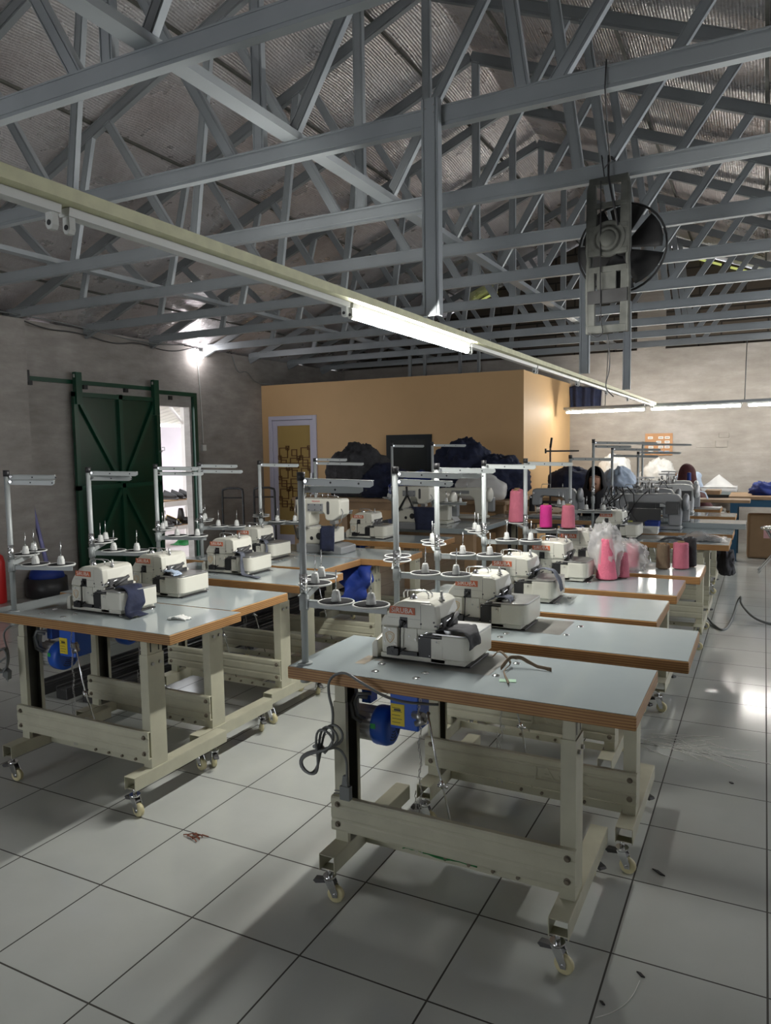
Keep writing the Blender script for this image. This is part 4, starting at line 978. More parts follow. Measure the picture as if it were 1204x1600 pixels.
MB().box(XL,XL+.02,7.30,7.36,2.11,2.16).build('stop','black',bpy.data.objects['door_3'])
MB().cyl((XD+.05,7.0,1.45),(XD+.09,7.0,1.45),.012,n=8).tube([(XD+.055,7.04,1.50),(XD+.08,7.06,1.50),(XD+.08,7.06,1.46),(XD+.055,7.04,1.46)],.005,6).build('pull_ring','steel',d)

# ---------------------------------------------------------------- yard outside the door
struct('ground_yard',MB().box(-14,-7.05,4,16,-.12,-.02),'ground')
struct('wall_yard',MB().box(-11.2,-11.0,4,16,0,1.95),'outwall')
mb=MB()
def aw(u,v):
    return (-11.3+2.6*u,7+8*v,2.02+.55*u+.02*math.sin(v*8*2*PI/.25*1.0))
mb.grid(aw,2,192); struct('trim_21',mb,'awning',solid=.006)
t=thing('awning_post','white awning post with slanting braces outside the doorway','post',(-9.05,10.02,-.02))
MB().box(-.045,.045,-.045,.045,0,2.45).build('post','outpaint',t)
for s in (-1,1): MB().tube([(0,0,1.92),(0,s*.55,2.42)],.026,6).build('brace','outpaint',t)
MB().cyl((.09,.10,.4),(.09,.10,2.4),.014,n=8).build('downpipe','grey',t)
t=thing('shoe_rack','white wooden shoe rack outside the doorway','shoe rack',(-8.25,8.85,-.02))
for z in (.32,.72): MB().box(-.16,.16,-.42,.42,z-.03,z).build('shelf','wood',t)
for y in (-.42,.40):
    for x in (-.16,.14): MB().box(x,x+.02,y,y+.02,0,.72).build('upright','outpaint',t)
MB().box(.16,.175,-.42,.42,.62,.70).build('rail','outpaint',t); MB().box(.16,.175,-.42,.42,.25,.31).build('rail','outpaint',t)
def shoe(label,loc,rz,mt='shoe',high=False):
    mb=MB(); mb.prism([(-.12,0),(.12,0),(.13,.015),(.12,.03),(-.12,.03)],'y',-.04,.04)
    def fn(u,v):
        th=2*PI*u; x=-.12+.24*v; h=.10*(1-v)**.8+.035 if not high else (.22 if v<.45 else .08)
        r_=.04*(.75+.25*math.sin(PI*min(1,v+.1)))*(1 if v<.97 else .3)
        return (x,r_*math.cos(th),.025+max(0,math.sin(th))*h*(1 if 0.02<v<.97 else .3))
    mb.grid(fn,12,10); return mb.build('shoe',mt,loc=loc,rot=(0,0,rz),label=label,cat='shoe',group='shoes on the rack')
shoe('black shoe on the top shelf of the rack, left one',(-8.22,8.72,.70),.3); shoe('black shoe on the top shelf of the rack, middle one',(-8.22,8.88,.70),.2); shoe('black shoe on the top shelf of the rack, right one',(-8.22,9.06,.70),.2)
shoe('black shoe on the lower shelf of the rack, leftmost',(-8.22,8.60,.30),.3); shoe('black shoe on the lower shelf of the rack, second',(-8.22,8.76,.30),.3); shoe('yellow shoe on the lower shelf of the rack, behind the black ones',(-8.30,8.84,.30),.3,'yellow'); shoe('black boot on the lower shelf of the rack, right end',(-8.22,9.02,.30),.2,'shoe',True); shoe('red shoe on the lower shelf of the rack, at the back left',(-8.34,8.64,.30),.3,'red')
sheet('green_bag','green plastic bag under the shoe rack outside the doorway','plastic bag',(-8.15,8.9,-.02),.3,.3,.14,'greenplastic',4)

# ================================================================ CUTTING TABLES, HEAPS
def simple_table(label,x0,x1,y0,y1,h,top='wood',leg='wood',lw=.07,th=.04,shelf=None):
    t=thing('work_table',label,'work table',((x0+x1)/2,(y0+y1)/2,0)); a,b_=(x1-x0)/2,(y1-y0)/2
    MB().box(-a,a,-b_,b_,h-th,h).build('tabletop',top,t,bevel=.004)
    for sx in (-1,1):
        for sy in (-1,1):
            cx,cy=sx*(a-lw/2-.02),sy*(b_-lw/2-.02); MB().box(cx-lw/2,cx+lw/2,cy-lw/2,cy+lw/2,0,h-th).build('leg',leg,t)
    MB().box(-a+.03,a-.03,-b_+.03,-b_+.05,h-th-.09,h-th).build('apron',leg,t)
    MB().box(-a+.03,a-.03,b_-.05,b_-.03,h-th-.09,h-th).build('apron',leg,t)
    return t
simple_table('long wooden cutting table before the ochre room, heaped with dark clothes',-5.2,-2.46,7.62,8.9,.86,'wood','wood',.09)
simple_table('wooden table carrying the two lockstitch machines, white top',-3.30,-2.18,5.92,6.92,TH,'laminate','wood',.08,.045)
def heap(label,loc,r,mt,seed,amp=.22,freq=1.9,ridge=.16,name='clothes_heap',n=84,cat='clothes heap',stuff=True,extra=()):
    mb=MB(); mb.blob((0,0,r[2]*.55),r,amp,freq,seed,n,flat=.002,ridge=ridge)
    for k_,(dx,dy,q,mi) in enumerate(extra): mb.blob((dx,dy,q[2]*.55),q,amp,freq,seed+3+k_,n,flat=.002,ridge=ridge,m=mi)
    o=mb.build(name,mt,loc=loc,label=label,cat=cat,fix=False)
    if stuff: o['kind']='stuff'
    return o
heap('heap of dark clothes on the cutting table left of the dark window',(-4.50,8.10,.86),(.40,.30,.42),['charcoal','navy'],2,extra=((.36,-.08,(.32,.28,.26),1),))
heap('heap of navy clothes on the cutting table right of the dark window',(-3.18,8.25,.86),(.40,.32,.42),['navy','navyb'],11,extra=((-.50,-.05,(.34,.28,.20),1),(.44,-.02,(.36,.32,.32),0)))
heap('small blue cloth lump between the heaps',(-3.82,7.75,.86),(.10,.08,.15),'royal',29,n=30,stuff=False,name='folded_cloth',cat='cloth')
strip('sleeve','dark sleeve dangling from the right end of the cutting table',[(-2.50,8.0,.95),(-2.43,7.95,.85),(-2.42,7.92,.70),(-2.43,7.92,.55)],.05,'navy',seed=31)
heap('rolled bundle wrapped in shiny clear plastic on the cutting table end',(-2.80,7.80,.86),(.30,.15,.19),'plasticdense',37,.10,2.,.08,'wrapped_bundle',40,'wrapped bundle',False)
simple_table('dark brown work table left of the seated woman',-2.42,-1.86,7.50,8.15,.77,'wood','darkgrey',.06)
simple_table('work table behind the seated woman, under the navy bundle',-2.65,-1.40,9.2,10.0,.80,'wood','darkgrey',.06)
heap('big navy bundle with a blue top behind the seated woman',(-2.20,9.55,.80),(.30,.26,.25),'navy',41,.16,1.8,.12,'cloth_bundle',44,'cloth bundle',False)
heap('white plastic bundle behind the stand poles, left',(-1.98,11.3,.79),(.24,.22,.32),'plasticdense',43,.2,2.,.2,'plastic_bundle',40,'plastic bundle',False)
heap('pale blue plastic bundle behind the machine bank',(-1.62,9.60,.80),(.20,.22,.23),'palecloth',47,.22,2.,.25,'plastic_bundle',40,'plastic bundle',False)
heap('white plastic bundle behind the stand poles, right',(-1.36,11.35,.79),(.24,.22,.28),'plasticdense',53,.22,2.,.25,'plastic_bundle',40,'plastic bundle',False)
wt=simple_table('white topped table against the back wall with a peaked white cloth',-2.4,-.32,11.0,11.75,.79,'laminate','darkgrey',.05)
MB().box(-1.0,1.0,-.30,.30,.315,.345).build('lower_shelf','wood',wt)
simple_table('work table with blue steel legs at the right edge, against the back wall',-.38,1.3,10.0,10.85,.80,'wood','bluesteel',.08)
heap('pale blue plastic parcel left of the peaked white cloth',(-.93,11.1,.79),(.18,.18,.19),'palecloth',59,.2,2.,.2,'plastic_parcel',30,'parcel',False)
def peak(u,v):
    x=(u-.5)*.46; y=(v-.5)*.4
    return (x,y,.06+.17*max(0,1-abs(x)/.2)*max(0,1-abs(y)/.2)+.01*noise.noise(Vector((x*9,y*9,1))))
MB().grid(peak,16,14).build('folded_cloth','lightcloth',loc=(-.55,11.2,.79),solid=.006,label='peaked white cloth stack on the white table at the back wall',cat='cloth')
MB().box(-.23,.23,-.2,.2,0,.055).build('cloth_stack','lightcloth',loc=(-.55,11.2,.79),bevel=.012,label='flat white folded cloth under the peaked one',cat='cloth')
heap('navy cloth lying on the blue legged table',(.02,10.3,.80),(.16,.10,.10),'royal',61,.4,2.5,.3,'fabric_scrap',30,'fabric scrap',False)
crate('cardboard_box','shallow brown open box under the white table at the back','box',(-.66,11.15,.35),(.5,.4,.16),'card')
heap('crumpled clear plastic in the shallow brown box',(-.58,11.15,.40),(.14,.12,.12),'plasticdense',67,.35,2.5,.3,'plastic_wad',30,'plastic',False)
t=thing('cardboard_box','tall brown cardboard box with pink label at the right edge',  'box',(.10,10.42,0),.05)
MB().box(-.27,.27,-.1,.1,0,.56).build('carton','card',t,bevel=.03)
MB().box(-.09,.12,-.1025,-.1005,.26,.42).build('label','pinklabel',t,label='pink paper label'); MB().box(.05,.09,-.104,-.1028,.33,.36).build('print_mark','bluesteel',t)
heap('black bag on the floor at the foot of the blue legged table',(-.47,10.1,0),(.14,.14,.20),'blackcloth',71,.3,2.5,.25,'bag',34,'bag',False)
heap('dark grey bag hanging below the right end of the table with the clear bag',(-.235,6.12,.46),(.06,.09,.13),'charcoal',73,.3,2.5,.25,'bag',34,'bag',False)
# chrome stool
t=thing('folding_stool','chrome folding stool at the right edge of the photo','stool',(.16,9.25,0))
ringp=[(.17*math.cos(2*PI*i/28),.17*math.sin(2*PI*i/28),.50) for i in range(28)]
MB().tube(ringp,.013,8,closed=True).build('seat_ring','chrome',t); MB().lathe([(.0001,.49),(.15,.49),(.155,.50),(.15,.508),(.0001,.51)],(0,0,0),24).build('seat','grey',t)
for s in (-1,1):
    MB().tube([(s*.12,-.10,.49),(s*.02,-.06,.30),(-s*.19,.02-.1,.0)],.012,8).build('leg','chrome',t); MB().tube([(s*.12,.10,.49),(s*.02,.10,.30),(-s*.19,.12,.0)],.012,8).build('leg','chrome',t)
# extra plain boards / machine tops of the far bank
plain_box('table_extension','narrow grey wooden board jutting right from the far machine bank','board',(-.40,9.15,.79),(.55,.30,.035),'wood')
plain_box('table_extension','small wooden ledge board above the far machine bank','board',(-.52,9.45,.86),(.16,.3,.05),'wood')
MB().box(-.5,.5,-.17,.17,0,.045).build('table_extension','laminate',loc=(-.62,6.80,TH+.0),label='pale board between the machine tables of the bank',cat='board',bevel=.003)
strip('fabric_scrap','pale blue cloth draped by the ledge beside the woman in maroon',[(-.74,9.1,.86),(-.66,9.05,.92),(-.58,9.02,.90),(-.55,9.0,.83)],.14,'palecloth',seed=81)
# notice board
t=thing('notice_board','orange brown notice board with name cards on the back wall','notice board',(-1.42,YB,1.445))
MB().box(-.195,.195,-.018,-.001,-.165,.165).build('board','boardorange',t,bevel=.003)
rows=[(.10,((-.12,'p'),(.03,'p'),(.12,'r'))),(.035,((.0,'p'),(.12,'p'))),(-.04,((-.11,'p'),(.03,'p'),(.12,'r'))),(-.115,((-.11,'p'),(.03,'b'),(.12,'b')))]
for z,cs in rows:
    for x,k_ in cs: MB().box(x-.035,x+.035,-.0215,-.0185,z-.018,z+.018).box(x-.026,x+.026,-.0222,-.0216,z-.005,z+.003,1).build('name_card',[{'p':'paper','r':'paper','b':'palecloth'}[k_],{'p':'darkgrey','r':'maroon','b':'navyb'}[k_]],t)
struct('trim_22',MB().box(-.60,-.46,YB-.012,YB+.01,1.53,1.60).box(-.64,-.48,YB-.022,YB+.01,1.39,1.49).box(-.90,-.62,YB-.006,YB+.01,1.385,1.40),'plaster_back',bevel=.008)
# dark cloth hung by the far lights
def curt(u,v):
    x=(u-.5)*.5; z=-.40*v; return (x*(1-.1*v),.03*math.sin(u*22)+.02*noise.noise(Vector((u*5,v*3,2))),z+.02*math.sin(u*9))
MB().grid(curt,40,12).build('hanging_cloth','navy',loc=(-2.50,YB-.06,2.36),solid=.006,label='dark cloth hung on the back wall beside the ochre room',cat='cloth')

# ================================================================ PEOPLE
def skin_body(name,verts,edges,mtn,parent,root=0,sub=2):
    me=bpy.data.meshes.new(name); me.from_pydata([v[0] for v in verts],edges,[]); me.materials.append(M[mtn])
    o=bpy.data.objects.new(name,me); COL.objects.link(o)
    if parent: o.parent=parent
    md=o.modifiers.new('skin','SKIN')
    if not me.skin_vertices: me.attributes  # layer is created by the modifier
    for i,(p,r_) in enumerate(verts):
        rr=r_ if isinstance(r_,tuple) else (r_,r_)
        me.skin_vertices[0].data[i].radius=rr
        me.skin_vertices[0].data[i].use_root=(i==root)
    s=o.modifiers.new('sub','SUBSURF'); s.levels=sub; s.render_levels=sub
    me.polygons.foreach_set('use_smooth',[True]*len(me.polygons)); md.use_smooth_shade=True
    return o
def seated_person(label,loc,rz,lean,scarf,cloth,turn=0.,look_down=.25):
    # local: faces -Y, seat height .45, origin on the floor below the hips
    t=thing('person',label,'person',loc,rz)
    hip=Vector((0,.02,.50)); sp=hip+Vector((0,-.04-lean*.4,.20)); ch=hip+Vector((0,-.06-lean,.40)); nk=ch+Vector((0,-.035-lean*.15,.125)); hd=nk+Vector((0,-.045,.12))
    V=[(hip,(.155,.12)),(sp,(.13,.10)),(ch,(.15,.10)),(nk,.052),(hd,(.078,.092)),(hd+Vector((0,-.005,.075)),(.066,.078))]
    E_=[(0,1),(1,2),(2,3),(3,4),(4,5)]
    for s in (-1,1):
        sh=ch+Vector((s*.165,0,.045)); el=sh+Vector((s*.06,-.12,-.25)); wr=el+Vector((-s*.11,-.22,.06)); pm=wr+Vector((-s*.02,-.065,-.005))
        b_=len(V); V+=[(sh,.058),(el,.042),(wr,.027),(pm,(.038,.018))]; E_+=[(2,b_),(b_,b_+1),(b_+1,b_+2),(b_+2,b_+3)]
        for k_,(dx,l) in enumerate(((-.030,.060),(-.010,.070),(.010,.066),(.028,.052))):
            f0=pm+Vector((dx,-.032,.0)); f1=f0+Vector((dx*.2,-l*.55,-.008)); f2=f1+Vector((0,-l*.35,-.026)); i=len(V)
            V+=[(f0,.009),(f1,.0085),(f2,.0075)]; E_+=[(b_+3,i),(i,i+1),(i+1,i+2)]
        th=pm+Vector((-s*.038,.02,-.004)); th2=th+Vector((-s*.012,-.042,-.012)); i=len(V); V+=[(th,.010),(th2,.008)]; E_+=[(b_+3,i),(i,i+1)]
        kn=hip+Vector((s*.10,-.44,-.03)); an=kn+Vector((s*.02,.05,-.40)); to=an+Vector((s*.02,-.14,-.035)); i=len(V)
        V+=[(hip+Vector((s*.09,-.03,-.02)),.09),(kn,.062),(an,.040),(to,(.042,.028))]; E_+=[(0,i),(i,i+1),(i+1,i+2),(i+2,i+3)]
    body=skin_body('body',V,E_,'skin',t)
    # facial features as one small child each
    c=hd+Vector((0,0,.02))
    mb=MB(); mb.add([c+Vector((-.014,-.088,-.015)),c+Vector((.014,-.088,-.015)),c+Vector((0,-.118,-.012)),c+Vector((0,-.090,.030)),c+Vector((0,-.086,-.022))],[(0,2,3),(2,1,3),(0,4,2),(4,1,2)],0,True); mb.build('nose','skin',t)
    mb=MB()
    for s in (-1,1): mb.box(c.x+s*.033-.014,c.x+s*.033+.014,c.y-.098,c.y-.088,c.z+.022,c.z+.027).box(c.x+s*.033-.018,c.x+s*.033+.018,c.y-.097,c.y-.086,c.z+.040,c.z+.046)
    mb.build('eyes','blackcloth',t)
    MB().box(c.x-.022,c.x+.022,c.y-.099,c.y-.085,c.z-.048,c.z-.040).build('mouth','maroon',t)
    # headscarf: shell open at the face, falling over the shoulders
    def sc(u,v):
        a=-PI/2+.80+(2*PI-1.60)*u     # leaves the face open towards -Y
        if v<.5:
            ph=PI*.5*(v/.5); r_=(.103,.118,.145); p=c+Vector((r_[0]*math.sin(ph)*math.cos(a),.034+r_[1]*math.sin(ph)*math.sin(a),.0+r_[2]*math.cos(ph)))
        else:
            k_=(v-.5)/.5; r0=.103+.12*k_**1.3; r1=.118+.06*k_
            p=c+Vector((r0*math.cos(a),.034+r1*math.sin(a)-.03*k_*lean*2,-.34*k_)); p+=Vector((1,1,0))*.012*noise.noise(Vector((u*6,v*4,3)))
            if k_>.28:                       # closes under the chin
                w_=min(1,(k_-.28)/.15); a2=-PI/2+.80*(1-w_)+(2*PI-1.60*(1-w_))*u; p=Vector((c.x+r0*math.cos(a2),c.y+.026+r1*math.sin(a2),p.z))
        return p
    mb=MB(); mb.grid(sc,36,30); mb.build('headscarf',scarf,t,solid=.008,fix=False)
    # blouse with sleeves and trousers as skinned shells
    V2=[];E2=[]
    for p,r_ in V[:3]: V2.append((p,tuple(x*1.12 for x in r_)))
    E2=[(0,1),(1,2)]
    for s in (0,1):
        b_=6+s*(4+12+2+4); i=len(V2)
        V2+=[(V[b_][0],.070),(V[b_+1][0],.054),(V[b_+2][0]*.94+V[b_+1][0]*.06,.036)]; E2+=[(2,i),(i,i+1),(i+1,i+2)]
    skin_body('blouse',V2,E2,cloth,t)
    V3=[(hip,(.165,.135))];E3=[]
    for s in (0,1):
        b_=6+s*22+18; i=len(V3); V3+=[(V[b_][0],.105),(V[b_+1][0],.078),(V[b_+2][0],.056)]; E3+=[(0,i),(i,i+1),(i+1,i+2)]
    skin_body('trousers',V3,E3,'blackcloth',t)
    return t
p_=seated_person('person in a black headscarf bent over a grey machine, hands on the work',(-1.60,8.10,0),.15,.16,'blackcloth','blackcloth'); p_.scale=(.94,.94,.94)
p_=seated_person('person in a maroon headscarf at the far end of the machine bank',(-.52,9.75,0),-1.7,.24,'maroon','maroon'); p_.scale=(.92,.92,.92)
for x,y,lb in ((-1.60,8.13,'black stool under the person in the black headscarf'),(-.50,9.75,'black stool under the person in the maroon headscarf')):
    t=thing('stool',lb,'stool',(x,y,0)); MB().box(-.16,.16,-.14,.16,.325,.36).build('seat','darkgrey',t,bevel=.01)
    for sx in (-1,1):
        for sy in (-1,1): MB().cyl((sx*.13,sy*.12,0),(sx*.12,sy*.11,.325),.013,n=8).build('leg','grey',t)
yarn('blue yarn cone standing on the machine before the maroon headscarf',(-.735,8.80,TH+.293),.022,.02,.09,'royal')

# ================================================================ HANGING FAN
t=thing('hanging_fan','dusty black fan frame hanging by wire from the fourth roof truss','fan',(-.735,3.965,2.80),R(-4))
FW=.105
def outline(pts,inset): return pts
fr=MB(); H_=.775
def xw(z): # half width along the height (z from 0 at top downwards)
    return .085+.022*min(1,z/.2)-.0
prof=[(0,-.082),(.05,-.100),(.36,-.104),(.40,-.098),(.52,-.104),(.775,-.100)]
for sx in (-1,1):
    q=[(sx*abs(h),0,-z) for z,h in prof]
    fr.tube([(x,0,z) for x,_,z in q],.012,8)
    fr.tube([(x*.93,.02,z) for x,_,z in q],.010,8)
for z0,z1 in ((0,.035),(.125,.150),(.235,.262),(.355,.385),(.44,.47),(.56,.62),(.735,.775)):
    fr.prism([(-.098,-z0),(.098,-z0),(.098,-z1),(-.098,-z1)],'y',-.012,.012)
for sx in (-1,1):
    fr.prism([(sx*.062,-.03),(sx*.10,-.03),(sx*.10,-.36),(sx*.072,-.36),(sx*.058,-.25)],'y',-.010,.010)
    fr.prism([(sx*.066,-.44),(sx*.10,-.44),(sx*.10,-.775),(sx*.062,-.775)],'y',-.010,.010)
fr.build('frame','fangrey',t,bevel=.003,label='long perforated frame')
mb=MB(); mb.lathe([(.086,-.014),(.092,0),(.086,.014),(.070,.014),(.070,-.014)],(0,0,-.305),26,axis='y').lathe([(.0001,-.03),(.030,-.028),(.045,-.016),(.045,.02),(.0001,.02)],(0,0,-.305),22,axis='y').lathe([(.050,-.018),(.058,-.018),(.058,.0),(.050,.0)],(0,0,-.305),22,axis='y').prism([(-.09,-.245),(.09,-.245),(.09,-.37),(-.09,-.37)],'y',.008,.014)
mb.build('motor_housing','fangrey',t)
mb=MB(); mb.box(-.055,.04,-.004,.01,-.56,-.47); mb.build('cover_plate','fangrey',t); MB().box(-.1,.1,-.016,.016,-.625,-.560).build('band','fanblack',t)
hub=MB(); hub.lathe([(.0001,-.02),(.035,-.02),(.04,-.01),(.04,.03),(.0001,.03)],(.035,.11,-.33),18,axis='y').cyl((.035,.0,-.33),(.035,.12,-.33),.012,n=8).build('hub','fanblack',t)
for i in range(6):
    a0=2*PI*i/6+.35
    def bl(u,v,a0=a0):
        r_=.038+.175*u; a=a0+(v-.5)*(1.05-.10*u); return (.035+r_*math.cos(a),.115+(v-.5)*.06,-.33+r_*math.sin(a))
    MB().grid(bl,8,6).build('blade','fanblack',t,solid=.004)
mb=MB()
for r_ in (.225,): mb.tube([(.035+r_*math.cos(2*PI*i/36),.13,-.33+r_*math.sin(2*PI*i/36)) for i in range(36)],.006,6,closed=True)
mb.build('guard_ring','fanblack',t)
mb=MB(); mb.tube([(.0,-.01,.10),(.0,-.012,.0),(.02,-.016,-.1),(.05,-.016,-.25)],.006,6).tube([(-.03,-.012,.09),(-.03,-.03,.10),(-.02,-.012,.0)],.003,5).tube([(.01,-.004,.09),(.012,.05,.095),(.012,.05,-.02)],.008,6)
mb.build('tie_cord','black',t)
mb=MB(); mb.tube(smooth_path([(-.035,-.02,-.02),(-.035,-.02,-.4),(-.03,-.02,-.72),(-.01,-.03,-.78),(-.05,-.03,-.80),(-.09,-.03,-.77)]),.003,5).tube(smooth_path([(.0,.0,-.78),(.02,.0,-.95),(-.02,.02,-1.05),(.03,.02,-1.1)]),.003,5)
mb.build('wire','black',t)
MB().tube([(-.57,2.995,2.90),(-.572,2.985,2.80),(-.60,3.2,2.70),(-.68,3.7,2.78),(-.755,3.95,2.84)],.003,5).build('power_wire','black',label='thin black wire looping from the third truss to the hanging fan',cat='wire')

# ================================================================ BULB, CABLES
t=thing('light_bulb','glowing white bulb on the left wall above the sliding door','bulb',(XL+.10,7.84,2.72))
MB().lathe([(.0001,-.045),(.022,-.042),(.038,-.028),(.042,-.008),(.036,.014),(.022,.035),(.018,.04)],(0,0,0),20).build('globe','bulb',t)
MB().lathe([(.018,.038),(.022,.045),(.024,.09),(.015,.10),(.0001,.10)],(0,0,0),14).cyl((0,0,.09),(-.08,0,.10),.006,n=6).build('socket','grey',t)
MB().tube(smooth_path([(XL+.02,7.84,2.80),(XL+.012,7.88,2.6),(XL+.012,7.92,2.0),(XL+.012,7.93,1.55)]),.005,6).box(XL,XL+.03,7.90,7.97,1.45,1.53).build('switch_cord','whiteplastic',label='white cord with a switch box down the left wall beside the green door',cat='switch cord')
MB().tube(smooth_path([(XL+.12,4.9,2.86),(XL+.10,5.4,2.74),(XL+.05,5.9,2.78),(XL+.05,6.4,2.70),(XL+.04,6.8,2.78),(XL+.06,7.3,2.70),(XL+.08,7.8,2.83)]),.008,6).build('wall_cable','darkgrey',label='dark cable sagging along the head of the left wall',cat='cable')
MB().tube(smooth_path([(XL+.9,3.6,2.86),(XL+.5,4.4,2.76),(XL+.25,4.9,2.82),(XL+.3,5.6,2.80),(XL+.3,6.6,2.72),(XL+.2,7.4,2.80)]),.007,6).build('wall_cable','cable',label='pale cable sagging from the trusses to the left wall bulb',cat='cable')
MB().tube(smooth_path([(XL+.02,8.6,2.80),(XL+.03,8.7,2.55),(XL+.05,8.9,2.62),(XL+.02,9.1,2.45),(XL+.2,9.29,2.43)]),.006,6).build('wall_cable','cable',label='thin pale cable dangling on the left wall above the ochre room corner',cat='cable')
MB().tube(smooth_path([(-.42,6.63,.05),(-.33,6.35,.006),(-.24,6.15,.006),(-.20,6.6,.006),(-.17,7.0,.10),(-.14,6.9,.16),(-.15,6.8,.10),(.0,6.55,.006),(.3,6.6,.006),(.9,6.7,.006)]),.010,6).build('floor_cable','cable',label='grey cable looping on the aisle floor at the right',cat='cable')
# ================================================================ LEFT CORNER ITEMS
t=thing('fire_extinguisher','red fire extinguisher on the floor at the left edge','fire extinguisher',(-6.62,4.62,0))
MB().lathe([(.0001,0),(.075,0),(.08,.01),(.08,.40),(.065,.46),(.03,.49),(.02,.50)],(0,0,0),20).build('cylinder','red',t); MB().cyl((0,0,.5),(0,0,.55),.02,n=10).box(-.06,.02,-.01,.01,.54,.56).build('valve','black',t)
t=thing('basket','black basket with a blue lid on the floor by the left wall corner','basket',(-6.45,5.05,0))
MB().lathe([(.0001,0),(.16,0),(.20,.02),(.19,.20),(.185,.20),(.15,.02)],(0,0,0),24).build('tub','black',t); MB().lathe([(.0001,.31),(.08,.305),(.15,.27),(.17,.20),(.16,.19),(.0001,.19)],(0,0,0),24).build('lid','royal',t,label='blue lid')
MB().tube([(-6.735,5.12,1.0),(-6.55,5.20,.02)],.022,6).build('pole','purple',label='lilac painted stick leaning on the left wall corner',cat='stick')
for i,(x,y,lb) in enumerate(((-6.5,8.1,'black hand trolley handle before the left wall, left one'),(-6.15,8.35,'black hand trolley handle beside the white framed door'))):
    t=thing('hand_trolley',lb,'hand trolley',(x,y,0),.3)
    MB().tube(smooth_path([(-.15,0,0),(-.15,0,.85),(-.14,0,.93),(.14,0,.93),(.15,0,.85),(.15,0,0)],1),.016,8).build('handle','black',t); MB().tube([(-.15,0,.80),(.15,0,.80)],.010,6).build('crossbar','black',t)
    MB().box(-.2,.2,-.5,.05,.10,.13).build('deck','darkgrey',t)
    for sx in (-1,1):
        for yy in (-.42,0): MB().lathe([(.0001,-.012),(.05,-.012),(.05,.012),(.0001,.012)],(sx*.15,yy,.05),14,axis='x').build('wheel','black',t)
# long dark steel sections lying on the floor behind the left tables
for i,(y0_,lb) in enumerate((('a','dark steel section lying on the floor beside the left tables, furthest left'),('b','dark steel section lying on the floor beside the left tables, middle one'),('c','dark steel section lying on the floor beside the left tables, nearest the table legs'))):
    MB().box(-.045,.045,0,3.4,.001,.06).box(-.045,-.037,0,3.4,.06,.075).box(.037,.045,0,3.4,.06,.075).build('steel_section','sectiondark',loc=(-3.86+.20*i,2.90+.02*i,0),bevel=.003,label=lb,cat='steel section',group='steel sections on the floor')
# floor litter
mb=MB()
for i in range(9):
    a=random.uniform(-.4,.4); L_=random.uniform(.02,.055); x=random.uniform(-.04,.03); y=random.uniform(-.012,.012)
    mb.tube([(x,y,.004),(x+L_*.5*math.cos(a),y+L_*.5*math.sin(a),.010),(x+L_*math.cos(a),y+L_*math.sin(a),.004)],.0022,5)
mb.build('twig','twig',loc=(-1.89,2.05,0),label='dry red brown twig scrap on the white floor between the rows',cat='scrap')
mb=MB()
for i in range(46):
    a=random.uniform(-.7,.7); L_=random.uniform(.06,.26); x=random.gauss(0,.10); y=random.gauss(0,.07)
    mb.tube(smooth_path([(x,y,.003),(x+L_*.5*math.cos(a),y+L_*.5*math.sin(a)+random.uniform(-.03,.03),.004),(x+L_*math.cos(a),y+L_*math.sin(a),.003)],1),.0011,4)
o=mb.build('thread_tangle','threadwhite',loc=(-.37,3.70,0),label='tangle of white threads on the floor right of the tables',cat='threads'); o['kind']='stuff'
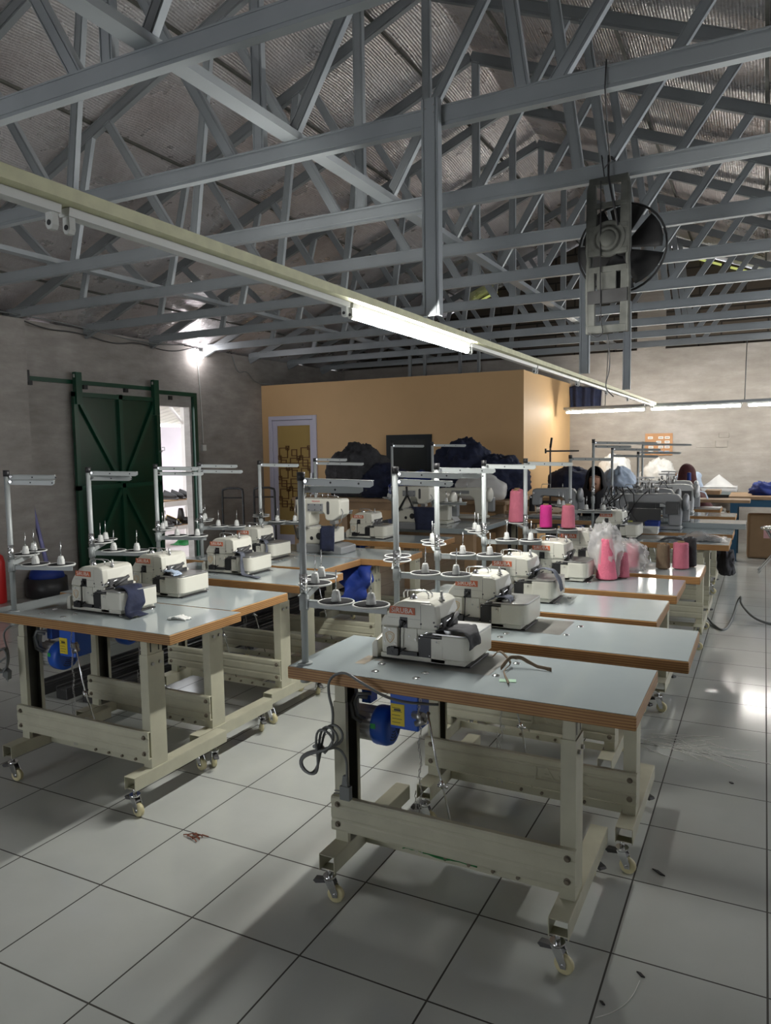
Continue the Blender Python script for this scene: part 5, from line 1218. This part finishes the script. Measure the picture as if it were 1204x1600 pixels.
for i,(x,y,sx,sy,lb) in enumerate(((-.284,2.552,.026,.008,'small black scrap on the floor right of the nearest table'),(-.266,2.016,.014,.006,'tiny black scrap on the floor in the lower right corner'),(-.34,1.864,.009,.005,'tiny black speck scrap near the lower right tile joint'),(-.09,3.39,.010,.009,'black speck scrap on the right aisle tile'))):
    mb=MB(); mb.prism([(-sx,0),(-sx*.3,sy),(sx,sy*.4),(sx*.5,-sy*.6)],'z',0,.004); mb.build('floor_scrap','black',loc=(x,y,0),rot=(0,0,-.6),label=lb,cat='scrap',group='black scraps on the floor')
MB().tube(smooth_path([(-.345,1.804,.003),(-.30,1.85,.003),(-.272,1.92,.003),(-.264,1.99,.003)]),.0012,4).build('loose_thread','threadwhite',label='single white thread curving on the lower right floor',cat='thread')
o=sheet('green_rag','green rag on the treadle bar of the nearest table','rag',(-.90,2.15,.133),.26,.10,.012,'greenplastic',9,.01)

# ================================================================ CAMERA
cam=bpy.data.cameras.new('camera'); co=bpy.data.objects.new('camera',cam); COL.objects.link(co)
F,YAW,PIT,ROL,CH=1156.84,-.472830,-.086509,-.014630,1.45407
f_=Vector((math.sin(YAW)*math.cos(PIT),math.cos(YAW)*math.cos(PIT),math.sin(PIT)))
r_=Vector((math.cos(YAW),-math.sin(YAW),0)); u_=r_.cross(f_)
r2=r_*math.cos(ROL)+u_*math.sin(ROL); u2=-r_*math.sin(ROL)+u_*math.cos(ROL)
mw=Matrix(((r2.x,u2.x,-f_.x,0),(r2.y,u2.y,-f_.y,0),(r2.z,u2.z,-f_.z,CH),(0,0,0,1)))
co.matrix_world=mw
cam.sensor_fit='VERTICAL'; cam.sensor_height=24; cam.sensor_width=18; cam.lens=F/1600*24; cam.clip_start=.02; cam.clip_end=200
SC.camera=co
# ================================================================ LIGHT
w=bpy.data.worlds.new('world'); SC.world=w; w.use_nodes=True
bg=w.node_tree.nodes['Background']; bg.inputs['Color'].default_value=(.93,.96,1.0,1); bg.inputs['Strength'].default_value=4.3
SC.view_settings.view_transform='Standard'; SC.view_settings.look='None'; SC.view_settings.gamma=1; SC.view_settings.use_curve_mapping=False
SC.view_settings.exposure=0.0
SC.cycles.use_denoising=True
SC.cycles.max_bounces=8; SC.cycles.diffuse_bounces=5; SC.cycles.glossy_bounces=4; SC.cycles.transparent_max_bounces=12
SC.cycles.sample_clamp_indirect=6.0
SC.cycles.caustics_reflective=False; SC.cycles.caustics_refractive=False
